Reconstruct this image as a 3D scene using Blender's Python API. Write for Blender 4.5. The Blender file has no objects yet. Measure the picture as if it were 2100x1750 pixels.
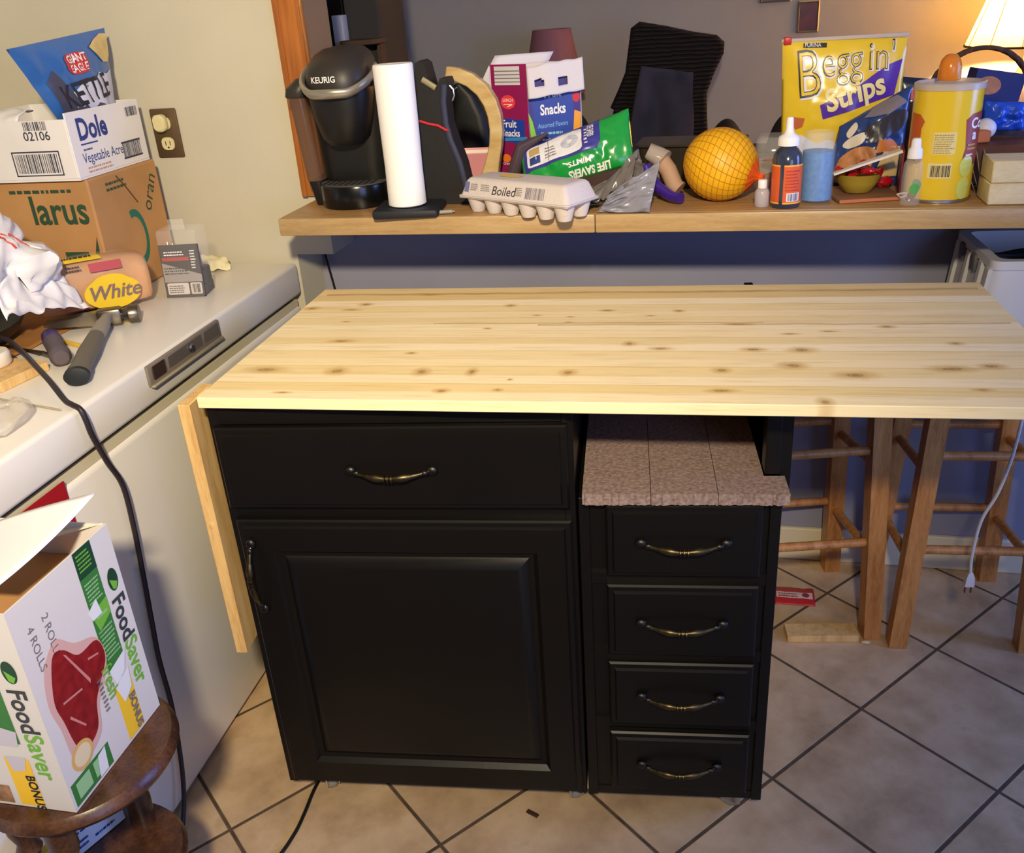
import bpy, bmesh, math, random
from mathutils import Vector, Matrix, noise
random.seed(7)
S = bpy.context.scene
COL = S.collection
PI = math.pi
V = Vector

# ------------------------------------------------------------------ helpers
def lin(c):
    c /= 255.0
    return c / 12.92 if c <= 0.04045 else ((c + 0.055) / 1.055) ** 2.4
def rgb(c):
    return (lin(c[0]), lin(c[1]), lin(c[2]), 1.0)
_m = {}
def mat(name, c, rough=0.55, metal=0.0, var=0.0, scale=20.0, stretch=None, bump=0.0, bscale=None,
        alpha=1.0, trans=0.0, coat=0.0, emit=None, c2=None, spec=0.5, sss=0.0, ior=1.45):
    if name in _m: return _m[name]
    m = bpy.data.materials.new(name); m.use_nodes = True
    nt = m.node_tree; b = nt.nodes['Principled BSDF']
    b.inputs['Base Color'].default_value = rgb(c)
    b.inputs['Roughness'].default_value = rough
    b.inputs['Metallic'].default_value = metal
    b.inputs['Specular IOR Level'].default_value = spec
    b.inputs['IOR'].default_value = ior
    if alpha < 1: b.inputs['Alpha'].default_value = alpha
    if trans: b.inputs['Transmission Weight'].default_value = trans
    if coat:
        b.inputs['Coat Weight'].default_value = coat; b.inputs['Coat Roughness'].default_value = 0.15
    if sss:
        b.inputs['Subsurface Weight'].default_value = sss
        b.inputs['Subsurface Radius'].default_value = (0.01, 0.008, 0.006)
    if emit:
        b.inputs['Emission Color'].default_value = rgb(emit[0]); b.inputs['Emission Strength'].default_value = emit[1]
    if var or bump or c2:
        tc = nt.nodes.new('ShaderNodeTexCoord'); mp = nt.nodes.new('ShaderNodeMapping')
        nt.links.new(tc.outputs['Object'], mp.inputs['Vector'])
        if stretch: mp.inputs['Scale'].default_value = stretch
        nz = nt.nodes.new('ShaderNodeTexNoise'); nz.inputs['Scale'].default_value = scale
        nz.inputs['Detail'].default_value = 5
        nt.links.new(mp.outputs['Vector'], nz.inputs['Vector'])
        if var or c2:
            rp = nt.nodes.new('ShaderNodeValToRGB'); e = rp.color_ramp.elements
            e[0].position = 0.3; e[1].position = 0.7
            d = c2 or tuple(max(0, x * (1 - var)) for x in c)
            e[0].color = rgb(d); e[1].color = rgb(c if c2 else tuple(min(255, x * (1 + var * 0.5)) for x in c))
            nt.links.new(nz.outputs['Fac'], rp.inputs['Fac']); nt.links.new(rp.outputs['Color'], b.inputs['Base Color'])
        if bump:
            bp = nt.nodes.new('ShaderNodeBump'); bp.inputs['Strength'].default_value = bump
            bp.inputs['Distance'].default_value = 0.004
            src = nz
            if bscale:
                src = nt.nodes.new('ShaderNodeTexNoise'); src.inputs['Scale'].default_value = bscale
                nt.links.new(mp.outputs['Vector'], src.inputs['Vector'])
            nt.links.new(src.outputs['Fac'], bp.inputs['Height']); nt.links.new(bp.outputs['Normal'], b.inputs['Normal'])
    _m[name] = m
    return m

class NT:
    """tiny node-tree writer"""
    def __init__(s, name):
        s.m = bpy.data.materials.new(name); s.m.use_nodes = True
        s.t = s.m.node_tree; s.b = s.t.nodes['Principled BSDF']; _m[name] = s.m
    def n(s, t, **k):
        x = s.t.nodes.new(t)
        for a, v in k.items(): setattr(x, a, v)
        return x
    def L(s, a, b): s.t.links.new(a, b)
    def put(s, sock, v):
        if hasattr(v, 'is_linked'): s.L(v, sock)
        else: sock.default_value = v
    def math(s, op, a, b=None, c=None, clamp=False):
        x = s.n('ShaderNodeMath', operation=op, use_clamp=clamp); s.put(x.inputs[0], a)
        if b is not None: s.put(x.inputs[1], b)
        if c is not None: s.put(x.inputs[2], c)
        return x.outputs[0]
    def mix(s, f, a, b):
        x = s.n('ShaderNodeMix', data_type='RGBA'); s.put(x.inputs['Factor'], f)
        s.put(x.inputs['A'], a); s.put(x.inputs['B'], b); return x.outputs['Result']
    def noise(s, vec, scale, detail=4, rough=0.5):
        x = s.n('ShaderNodeTexNoise'); s.L(vec, x.inputs['Vector']); x.inputs['Scale'].default_value = scale
        x.inputs['Detail'].default_value = detail; x.inputs['Roughness'].default_value = rough; return x.outputs['Fac']
    def mapping(s, vec, loc=(0,0,0), rot=(0,0,0), sc=(1,1,1)):
        x = s.n('ShaderNodeMapping'); s.L(vec, x.inputs['Vector'])
        x.inputs['Location'].default_value = loc; x.inputs['Rotation'].default_value = rot; x.inputs['Scale'].default_value = sc
        return x.outputs['Vector']
    def ramp(s, f, stops, interp='LINEAR'):
        x = s.n('ShaderNodeValToRGB'); x.color_ramp.interpolation = interp; e = x.color_ramp.elements
        while len(e) < len(stops): e.new(0.5)
        for i, (p, c) in enumerate(stops):
            e[i].position = p; e[i].color = rgb(c)
        s.L(f, x.inputs['Fac']); return x.outputs['Color']
    def bump(s, h, strength=0.3, dist=0.004):
        x = s.n('ShaderNodeBump'); x.inputs['Strength'].default_value = strength; x.inputs['Distance'].default_value = dist
        s.L(h, x.inputs['Height']); s.L(x.outputs['Normal'], s.b.inputs['Normal'])

def rrect(w, d, r, n=5, cx=0, cy=0):
    pts = []; r = min(r, w / 2 - 1e-5, d / 2 - 1e-5)
    for (sx, sy, a0) in ((1, 1, 0), (-1, 1, PI / 2), (-1, -1, PI), (1, -1, 1.5 * PI)):
        for k in range(n + 1):
            a = a0 + PI / 2 * k / n
            pts.append((cx + sx * (w / 2 - r) + r * math.cos(a), cy + sy * (d / 2 - r) + r * math.sin(a)))
    return pts
def circ(r, n=32, cx=0, cy=0, ry=None):
    return [(cx + r * math.cos(2 * PI * k / n), cy + (ry or r) * math.sin(2 * PI * k / n)) for k in range(n)]

class MB:
    def __init__(s): s.b = bmesh.new()
    def box(s, x0, y0, z0, x1, y1, z1, bev=0.0, seg=2, M=None):
        vs = [s.b.verts.new((x, y, z)) for z in (z0, z1) for y in (y0, y1) for x in (x0, x1)]
        F = [(0, 2, 3, 1), (4, 5, 7, 6), (0, 1, 5, 4), (2, 6, 7, 3), (0, 4, 6, 2), (1, 3, 7, 5)]
        fs = [s.b.faces.new([vs[i] for i in f]) for f in F]
        s.b.normal_update()
        if bev:
            es = list({e for f in fs for e in f.edges})
            r = bmesh.ops.bevel(s.b, geom=es, offset=bev, segments=seg, affect='EDGES', profile=0.5)
            vs = list({v for f in r['faces'] for v in f.verts} | {v for v in vs if v.is_valid})
        if M is not None:
            for v in vs: v.co = M @ v.co
        return s
    def loft(s, rings, cap=True, closed=True):
        R = [[s.b.verts.new(p) for p in r] for r in rings]
        n = len(R[0])
        for a, b in zip(R, R[1:]):
            for i in range(n if closed else n - 1):
                j = (i + 1) % n
                s.b.faces.new((a[i], a[j], b[j], b[i]))
        if cap and closed:
            s.b.faces.new(R[0][::-1]); s.b.faces.new(R[-1])
        return s
    def prism(s, poly, z0, z1, M=None, bev=0.0):
        a = [V((x, y, z0)) for x, y in poly]; c = [V((x, y, z1)) for x, y in poly]
        if bev:
            cx = sum(p[0] for p in poly) / len(poly); cy = sum(p[1] for p in poly) / len(poly)
            def sh(z, k): return [V((cx + (x - cx) * k, cy + (y - cy) * k, z)) for x, y in poly]
            rad = max(abs(x - cx) + abs(y - cy) for x, y in poly) / 1.3
            k = 1 - bev / rad; d = bev if z1 > z0 else -bev
            rings = [sh(z0, k), sh(z0 + d, 1), sh(z1 - d, 1), sh(z1, k)]
        else: rings = [a, c]
        if M is not None: rings = [[M @ p for p in r] for r in rings]
        return s.loft(rings)
    def lathe(s, prof, n=32, c=(0, 0, 0), M=None, cap=True):
        rings = []
        for r, z in prof:
            ring = [V((c[0] + r * math.cos(2 * PI * k / n), c[1] + r * math.sin(2 * PI * k / n), c[2] + z)) for k in range(n)]
            if M is not None: ring = [M @ p for p in ring]
            rings.append(ring)
        return s.loft(rings, cap)
    def tube(s, pts, r, n=10, cap=True, closed=False, flat=None):
        pts = [V(p) for p in pts]; m = len(pts); rings = []
        up = None
        for i, p in enumerate(pts):
            if closed: t = pts[(i + 1) % m] - pts[i - 1]
            else: t = pts[min(i + 1, m - 1)] - pts[max(i - 1, 0)]
            t.normalize()
            if up is None:
                up = V((0, 0, 1)) if abs(t.z) < 0.9 else V((0, 1, 0))
            a = t.cross(up); a.normalize(); b = a.cross(t); up = b
            rr = r(i / (m - 1)) if callable(r) else r
            if flat: ra, rb = rr * flat[0], rr * flat[1]
            else: ra = rb = rr
            rings.append([p + a * ra * math.cos(2 * PI * k / n) + b * rb * math.sin(2 * PI * k / n) for k in range(n)])
        if closed: rings.append(rings[0])
        if closed:
            R = [[s.b.verts.new(q) for q in ring] for ring in rings[:-1]]; R.append(R[0])
            for A, B in zip(R, R[1:]):
                for i in range(n): s.b.faces.new((A[i], A[(i + 1) % n], B[(i + 1) % n], B[i]))
            return s
        return s.loft(rings, cap)
    def beam(s, p0, p1, w, d, w1=None, d1=None, side=(1, 0, 0)):
        p0, p1 = V(p0), V(p1); x = V(side); t = (p1 - p0).normalized(); y = t.cross(x).normalized(); x = y.cross(t)
        w1 = w1 or w; d1 = d1 or d
        ring = lambda p, a, b: [p + x * sx * a / 2 + y * sy * b / 2 for sx, sy in ((-1, -1), (1, -1), (1, 1), (-1, 1))]
        return s.loft([ring(p0, w, d), ring(p1, w1, d1)])
    def ell(s, c, rx, ry, rz, n=20, m=12, M=None):
        c = V(c); rings = []
        for j in range(1, m):
            a = PI * j / m - PI / 2
            ring = [c + V((rx * math.cos(a) * math.cos(2 * PI * k / n), ry * math.cos(a) * math.sin(2 * PI * k / n), rz * math.sin(a))) for k in range(n)]
            if M is not None: ring = [M @ p for p in ring]
            rings.append(ring)
        s.loft(rings, cap=False)
        s.b.verts.ensure_lookup_table()
        N = len(s.b.verts); tot = n * (m - 1); vs = [s.b.verts[N - tot + i] for i in range(tot)]
        for ring, z in ((vs[:n], -rz), (vs[-n:], rz)):
            p = c + V((0, 0, z)); p = M @ p if M is not None else p
            t = s.b.verts.new(p)
            for i in range(n): s.b.faces.new((ring[i], ring[(i + 1) % n], t))
        return s
    def grid(s, fn, nu, nv):
        g = [[s.b.verts.new(fn(i / nu, j / nv)) for i in range(nu + 1)] for j in range(nv + 1)]
        for j in range(nv):
            for i in range(nu): s.b.faces.new((g[j][i], g[j][i + 1], g[j + 1][i + 1], g[j + 1][i]))
        return s
    def apply(s, fn):
        for v in s.b.verts: v.co = fn(v.co)
        return s
    def xf(s, M):
        for v in s.b.verts: v.co = M @ v.co
        return s
    def build(s, name, m, parent=None, smooth=True, M=None, ang=40, weld=False, fixn=True, sub=0, solid=0):
        if weld: bmesh.ops.remove_doubles(s.b, verts=s.b.verts, dist=1e-5)
        if fixn: bmesh.ops.recalc_face_normals(s.b, faces=s.b.faces)
        if smooth:
            for f in s.b.faces: f.smooth = True
            ca = math.radians(ang)
            for e in s.b.edges:
                if len(e.link_faces) == 2: e.smooth = e.calc_face_angle(0) < ca
        me = bpy.data.meshes.new(name); s.b.to_mesh(me); s.b.free()
        if m: me.materials.append(m)
        o = bpy.data.objects.new(name, me); COL.objects.link(o)
        if parent is not None: o.parent = parent
        if M is not None: o.matrix_local = M
        if solid:
            md = o.modifiers.new('thick', 'SOLIDIFY'); md.thickness = solid; md.offset = -1
        if sub:
            md = o.modifiers.new('sub', 'SUBSURF'); md.levels = sub; md.render_levels = sub
        return o

def thing(name, label, cat, M=None, group=None):
    o = bpy.data.objects.new(name, None); COL.objects.link(o); o.empty_display_size = 0.05
    if M is not None: o.matrix_world = M
    o['label'] = label; o['category'] = cat
    if group: o['group'] = group
    return o
def tag(o, label, cat, group=None):
    o['label'] = label; o['category'] = cat
    if group: o['group'] = group
    return o
def struct(o):
    o['kind'] = 'structure'; return o
def T(x, y, z=0.0, rz=0.0, rx=0.0, ry=0.0):
    return Matrix.Translation((x, y, z)) @ Matrix.Rotation(rz, 4, 'Z') @ Matrix.Rotation(ry, 4, 'Y') @ Matrix.Rotation(rx, 4, 'X')

# ---- printed matter: flat shapes in (u, v), wrapped onto a surface fn(u, v) -> (point, normal)
def plane(o, u, v, flip=False):
    o, u, v = V(o), V(u), V(v); n = u.cross(v).normalized()
    if flip: n = -n
    return lambda a, b: (o + u * a + v * b, n)
def d_poly(pts):
    b = bmesh.new(); b.faces.new([b.verts.new((x, y, 0)) for x, y in pts]); bmesh.ops.triangulate(b, faces=b.faces); return b
def d_rects(rs):
    b = bmesh.new()
    for x0, y0, x1, y1 in rs:
        b.faces.new([b.verts.new(p) for p in ((x0, y0, 0), (x1, y0, 0), (x1, y1, 0), (x0, y1, 0))])
    return b
def d_rr(x0, y0, x1, y1, r):
    return d_poly(rrect(x1 - x0, y1 - y0, r, 4, (x0 + x1) / 2, (y0 + y1) / 2))
def d_ell(cx, cy, rx, ry=None, n=28):
    return d_poly(circ(rx, n, cx, cy, ry or rx))
def d_bars(x0, y0, x1, y1, n=22, seed=1, gap=0.0):
    rnd = random.Random(seed); x = x0; rs = []; w = (x1 - x0) / n
    while x < x1:
        a = w * rnd.choice((0.3, 0.5, 0.9)); rs.append((x, y0, min(x + a, x1), y1)); x += a + w * rnd.choice((0.3, 0.5, 0.7))
    return d_rects(rs)
def d_lines(x0, y0, x1, y1, n=5, seed=1, fill=0.45):
    rnd = random.Random(seed); h = (y1 - y0) / n; rs = []
    for k in range(n):
        x = x0; y = y0 + k * h; end = x1 - rnd.random() * 0.25 * (x1 - x0)
        while x < end:
            w = (0.04 + 0.10 * rnd.random()) * (x1 - x0); rs.append((x, y, min(x + w, end), y + h * fill)); x += w + 0.025 * (x1 - x0)
    return d_rects(rs)
def d_txt(s, x, y, size, sx=1.0, rot=0.0, shear=0.0, bold=0.0, al='LEFT', warp=None):
    cu = bpy.data.curves.new('lettering', 'FONT'); cu.body = s; cu.size = size; cu.align_x = al; cu.align_y = 'CENTER'
    cu.shear = shear; cu.offset = bold * size; cu.resolution_u = 3; cu.fill_mode = 'FRONT'
    ob = bpy.data.objects.new('lettering', cu)
    me = bpy.data.meshes.new_from_object(ob); bpy.data.objects.remove(ob); bpy.data.curves.remove(cu)
    b = bmesh.new(); b.from_mesh(me); bpy.data.meshes.remove(me)
    c, sn = math.cos(rot), math.sin(rot)
    for v in b.verts:
        px, py = v.co.x * sx, v.co.y
        if warp: px, py = warp(px, py)
        v.co = (x + c * px - sn * py, y + sn * px + c * py, 0)
    return b
def decal(name, m, parent, bms, surf, eps=0.0006, cut=0, label=None):
    if not isinstance(bms, (list, tuple)): bms = [bms]
    b = bmesh.new()
    for q in bms:
        me = bpy.data.meshes.new('tmp'); q.to_mesh(me); b.from_mesh(me); bpy.data.meshes.remove(me); q.free()
    if cut:
        xs = [v.co.x for v in b.verts]; ys = [v.co.y for v in b.verts]
        for lo, hi, no in ((min(xs), max(xs), (1, 0, 0)), (min(ys), max(ys), (0, 1, 0))):
            k = max(1, int((hi - lo) / cut))
            for i in range(1, k):
                p = lo + (hi - lo) * i / k
                bmesh.ops.bisect_plane(b, geom=b.verts[:] + b.edges[:] + b.faces[:], plane_co=(p * no[0], p * no[1], 0), plane_no=no)
    for v in b.verts:
        p, n = surf(v.co.x, v.co.y); v.co = p + n * eps
    for f in b.faces: f.smooth = cut > 0
    me = bpy.data.meshes.new(name); b.to_mesh(me); b.free(); me.materials.append(m)
    o = bpy.data.objects.new(name, me); COL.objects.link(o); o.parent = parent
    if label: o['label'] = label
    return o
def fd(fn):
    """surface fn(u, v) -> point; adds a numeric normal"""
    def g(u, v):
        p = fn(u, v); e = 1e-3; n = (fn(u + e, v) - p).cross(fn(u, v + e) - p)
        return p, n.normalized()
    return g
def cyl_surf(r, c=(0, 0, 0), a0=-PI / 2, rfn=None):
    """u = arc length from angle a0 (counter-clockwise), v = height"""
    def g(u, v):
        a = a0 + u / r; rr = rfn(v) if rfn else r; n = V((math.cos(a), math.sin(a), 0))
        return V(c) + n * rr + V((0, 0, v)), n
    return g
def pillow(name, m, parent, q, thick, wr=0.004, ws=18.0, nu=36, nv=28, seed=0.0, back=0.5, e=(0.55, 0.55), flat=0.0):
    """filled bag: q = four corner points (bottom-left, bottom-right, top-right, top-left); returns front surface"""
    q = [V(p) for p in q]; nrm = (q[1] - q[0]).cross(q[3] - q[0]).normalized()
    def base(u, v): return (q[0] * (1 - u) + q[1] * u) * (1 - v) + (q[3] * (1 - u) + q[2] * u) * v
    def prof(u, v):
        u = min(max(u, 0), 1); v = min(max(v, 0), 1)
        return (math.sin(PI * u) ** e[0]) * (math.sin(PI * v) ** e[1])
    def wrk(p, k): return noise.noise(V((p.x * ws + seed, p.y * ws, p.z * ws + k))) * wr + noise.noise(V((p.x * ws * 2.7, p.y * ws * 2.7 + seed, p.z * ws * 2.7 + k))) * wr * 0.5
    def fr(u, v):
        p = base(u, v); f = prof(u, v); return p + nrm * (thick * (1 - back) * f + wrk(p, 0) * (0.25 + f))
    def bk(u, v):
        p = base(u, v); f = prof(u, v); return p + nrm * (-thick * back * f + wrk(p, 0) * 0.25 + wrk(p, 5) * f)
    mb = MB(); mb.grid(fr, nu, nv); mb.grid(bk, nu, nv)
    o = mb.build(name, m, parent, weld=True, ang=80)
    return o, fd(fr)

# ------------------------------------------------------------------ frames of the place
BARM = T(-0.0768, 0.6671, 1.048, -0.1088)     # x along the bar front, y away from the kitchen, z = 0 on the bar top
ROOM = T(-0.0768, 0.6671, 0.0, -0.1088)       # the same axes at floor level
FRZ = T(-0.1498, 0.9171, 0.0, -0.0853)        # freezer: x out of its front, y towards the back wall
CTR = T(0.0, 0.0, 0.9106, -0.0605)            # loose pine top: origin at its front left corner
def bar(x, y, z=0.0, rz=0.0): return BARM @ T(x, y, z, rz)
def frz(d, n, z, rz=0.0): return FRZ @ T(-n, -d, z, rz)

# ------------------------------------------------------------------ common materials
PAINT = mat('wall paint', (202, 195, 172), 0.7, var=0.03, scale=3, bump=0.06, bscale=160)
PAINT2 = mat('half wall paint', (146, 147, 168), 0.6, var=0.03, scale=3, bump=0.05, bscale=160)
PAINT3 = mat('living room paint', (178, 178, 176), 0.7, var=0.03, scale=2)
WHITE = mat('white paint', (226, 220, 206), 0.45, var=0.03, scale=5)
BLACKPL = mat('black plastic', (20, 19, 18), 0.38)
BLACKM = mat('matte black plastic', (38, 35, 32), 0.55)
INK = mat('dark ink', (38, 36, 44), 0.6)
INKB = mat('blue ink', (44, 60, 130), 0.6)
INKG = mat('grey ink', (120, 112, 112), 0.6)
INKW = mat('white ink', (236, 234, 232), 0.5)
CARD = mat('white carton', (232, 228, 226), 0.6, var=0.03, scale=8)
STEEL = mat('zinc steel', (190, 192, 195), 0.3, metal=1.0)
# ================================================================== SETTING
def tile_mat():
    k = NT('beige floor tile'); tc = k.n('ShaderNodeTexCoord').outputs['Object']
    p = k.mapping(tc, sc=(1 / 0.3014, 1 / 0.3014, 1))
    sp = k.n('ShaderNodeSeparateXYZ'); k.L(p, sp.inputs[0])
    def edge(c):
        f = k.math('FRACT', c); f2 = k.math('SUBTRACT', 1.0, f); return k.math('MINIMUM', f, f2)
    d = k.math('MINIMUM', edge(sp.outputs[0]), edge(sp.outputs[1]))
    mr = k.n('ShaderNodeMapRange', interpolation_type='SMOOTHSTEP'); k.L(d, mr.inputs[0]); mr.inputs[1].default_value = 0.008; mr.inputs[2].default_value = 0.016
    face = mr.outputs[0]
    fl = k.n('ShaderNodeVectorMath', operation='FLOOR'); k.L(p, fl.inputs[0])
    wn = k.n('ShaderNodeTexWhiteNoise', noise_dimensions='3D'); k.L(fl.outputs[0], wn.inputs['Vector'])
    off = k.n('ShaderNodeVectorMath', operation='ADD'); k.L(tc, off.inputs[0]); k.L(wn.outputs['Color'], off.inputs[1])
    n1 = k.noise(off.outputs[0], 9, 6, 0.6)
    col = k.ramp(n1, [(0.30, (176, 146, 110)), (0.48, (202, 170, 130)), (0.62, (216, 186, 146)), (0.75, (186, 156, 116))])
    br = k.math('MULTIPLY_ADD', wn.outputs['Value'], 0.12, 0.92)
    hs = k.n('ShaderNodeHueSaturation'); k.L(col, hs.inputs['Color']); k.L(br, hs.inputs['Value'])
    gr = k.ramp(k.noise(tc, 30), [(0.3, (74, 56, 38)), (0.7, (104, 84, 60))])
    k.L(k.mix(face, gr, hs.outputs['Color']), k.b.inputs['Base Color'])
    k.L(k.math('MULTIPLY_ADD', face, -0.45, 0.85), k.b.inputs['Roughness'])
    h = k.math('ADD', k.math('MULTIPLY', face, 1.0), k.math('MULTIPLY', k.noise(off.outputs[0], 40), 0.12))
    k.bump(h, 0.5, 0.003); return k.m
FLOORT = tile_mat()
b = MB(); TI = T(1.1818, 0.3407, 0, 0.7599).inverted()
b.box(-1.9, -3.0, -0.05, 4.6, 1.45, 0.0).xf(TI)
fl = struct(b.build('floor', FLOORT, smooth=False, M=T(1.1818, 0.3407, 0, 0.7599)))
LIVF = mat('living room carpet', (96, 84, 70), 0.95, var=0.2, scale=60)
b = MB(); b.box(-2.6, 0.55, -0.05, 4.6, 4.1, -0.003); struct(b.build('floor_living', LIVF, smooth=False, M=ROOM))

# wall behind the freezer: runs to the pass-through; a half wall carries the bar
b = MB(); b.box(-1.9, 0.26, 0.0, -0.10, 0.40, 2.5); b.box(-0.10, 0.26, 0.9, -0.0015, 0.40, 1.05); b.box(-0.10, 0.26, 1.05, 0.008, 0.40, 2.5)
struct(b.build('wall_back', PAINT, smooth=False, M=ROOM))
b = MB(); b.box(-0.10, 0.40, 0.0, 4.4, 0.52, 1.010); struct(b.build('wall_half', PAINT2, smooth=False, M=ROOM))
b = MB(); b.box(-0.10, 0.386, 0.0, 4.4, 0.40, 0.10, 0.004); struct(b.build('baseboard_half', mat('cream baseboard paint', (228, 216, 186), 0.4), smooth=False, M=ROOM))
b = MB(); b.box(-2.7, 3.9, 0.0, 4.6, 4.0, 2.5); struct(b.build('wall_far', PAINT3, smooth=False, M=ROOM))
b = MB(); b.box(-1.72, 0.40, 0.0, -1.6, 3.9, 2.5); struct(b.build('wall_living_left', PAINT3, smooth=False, M=ROOM))
b = MB(); b.box(4.4, -0.2, 0.0, 4.5, 4.0, 2.5); struct(b.build('wall_living_right', PAINT3, smooth=False, M=ROOM))
b = MB(); b.box(-1.5, -3.0, 0.0, -1.4, 1.1, 2.5); struct(b.build('wall_left', PAINT, smooth=False))
b = MB(); b.box(-1.5, -3.1, 0.0, 1.7, -3.0, 2.5); b.box(3.2, -3.1, 0.0, 4.4, -3.0, 2.5); b.box(1.7, -3.1, 0.0, 3.2, -3.0, 0.85); b.box(1.7, -3.1, 2.1, 3.2, -3.0, 2.5)
struct(b.build('wall_rear', PAINT, smooth=False))
b = MB()
for x in (1.7, 2.43, 3.16): b.box(x, -3.08, 0.85, x + 0.04, -3.0, 2.1)
for z in (0.85, 1.46, 2.06): b.box(1.7, -3.08, z, 3.2, -3.0, z + 0.04)
struct(b.build('window_2', WHITE, smooth=False))
# right wall with the tall daylight window (out of frame to the right)
b = MB(); b.box(3.5, -3.0, 0, 3.6, -0.35, 2.5); b.box(3.5, -0.35, 0, 3.6, 0.60, 0.85); b.box(3.5, -0.35, 2.15, 3.6, 0.60, 2.5); b.box(3.5, 0.60, 0, 3.6, 0.70, 2.5)
struct(b.build('wall_right', PAINT, smooth=False))
b = MB()
for y in (-0.35, 0.56): b.box(3.5, y, 0.85, 3.56, y + 0.04, 2.15)
for z in (0.85, 1.48, 2.11): b.box(3.5, -0.35, z, 3.56, 0.60, z + 0.04)
struct(b.build('window_1', WHITE, smooth=False))
b = MB(); b.box(-2.7, -3.6, 2.5, 4.8, 4.3, 2.58); struct(b.build('ceiling', mat('ceiling paint', (225, 220, 208), 0.8), smooth=False, M=ROOM))
# wooden casing of the pass-through
CASE = mat('orange oak casing', (186, 114, 50), 0.32, stretch=(14, 14, 1.2), scale=5, c2=(150, 84, 32), bump=0.05, coat=0.3)
b = MB(); b.box(-0.052, 0.238, 1.0485, 0.012, 0.26, 2.45, 0.006); b.box(0.004, 0.234, 1.0485, 0.015, 0.2625, 2.45, 0.003); b.box(-0.050, 0.234, 1.0485, -0.036, 0.24, 2.45, 0.003)
struct(b.build('trim_1', CASE, M=ROOM))

b = MB(); b.box(0.0085, 0.263, 1.0485, 0.013, 0.40, 2.45, 0.001, 1); struct(b.build('trim_2', mat('dimmed jamb taupe', (128, 106, 84), 0.6), M=ROOM))  # thin jamb liner; its darker taupe puts the jamb's dimness into the colour
# ================================================================== BAR TOP
def plank(name, a, b_, c, stretch, scale=6, rough=0.38):
    k = NT(name); tc = k.n('ShaderNodeTexCoord').outputs['Object']
    p = k.mapping(tc, sc=stretch); n1 = k.noise(p, scale, 6, 0.6)
    p2 = k.mapping(tc, sc=tuple(s * 4 for s in stretch)); n2 = k.noise(p2, scale * 2, 3)
    col = k.ramp(k.math('ADD', k.math('MULTIPLY', n1, 0.75), k.math('MULTIPLY', n2, 0.25)), [(0.32, a), (0.5, b_), (0.68, c)])
    k.L(col, k.b.inputs['Base Color']); k.b.inputs['Roughness'].default_value = rough
    k.bump(n2, 0.08, 0.002); return k.m
BARW = plank('honey bar wood', (140, 100, 58), (164, 124, 76), (178, 142, 94), (1.2, 16, 16))
BARE = plank('pale bar edging', (160, 128, 84), (176, 146, 100), (188, 160, 116), (1.2, 10, 14))
t = thing('bar_counter', 'long honey wood bar top crowded with groceries, over the half wall', 'counter', BARM)
b = MB(); b.box(0.0, 0.0125, -0.037, 4.3, 0.62, 0.0, 0.002); b.build('slab', BARW, t)
for n_, (x0, x1) in enumerate(((-0.002, 0.6995), (0.7005, 2.2), (2.201, 4.3))):
    b = MB(); b.box(x0, 0.0, -0.0385, x1, 0.012, -0.0005, 0.003); b.build('edging_board', BARE, t)
b = MB()
b.prism([(0, 0), (0.12, 0), (0, -0.16)], 0.0, 0.03, M=T(1.9, 0.28, -0.0385) @ Matrix.Rotation(PI / 2, 4, 'X') @ Matrix.Rotation(0, 4, 'Y'))
b.build('bracket', BARW, t)
t = thing('hanging_power_cord', 'thin black cord hanging down the half wall below the bar left end', 'cord', BARM @ T(-0.085, 0.36, -0.04))
b = MB(); b.tube([(0, 0, 0), (0.001, 0.012, -0.06), (0.004, 0.02, -0.14), (0.012, 0.026, -0.22), (0.02, 0.03, -0.30), (0.02, 0.03, -0.75), (0.03, 0.02, -1.0)], 0.0032, 8); b.build('cable', BLACKPL, t)

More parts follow.
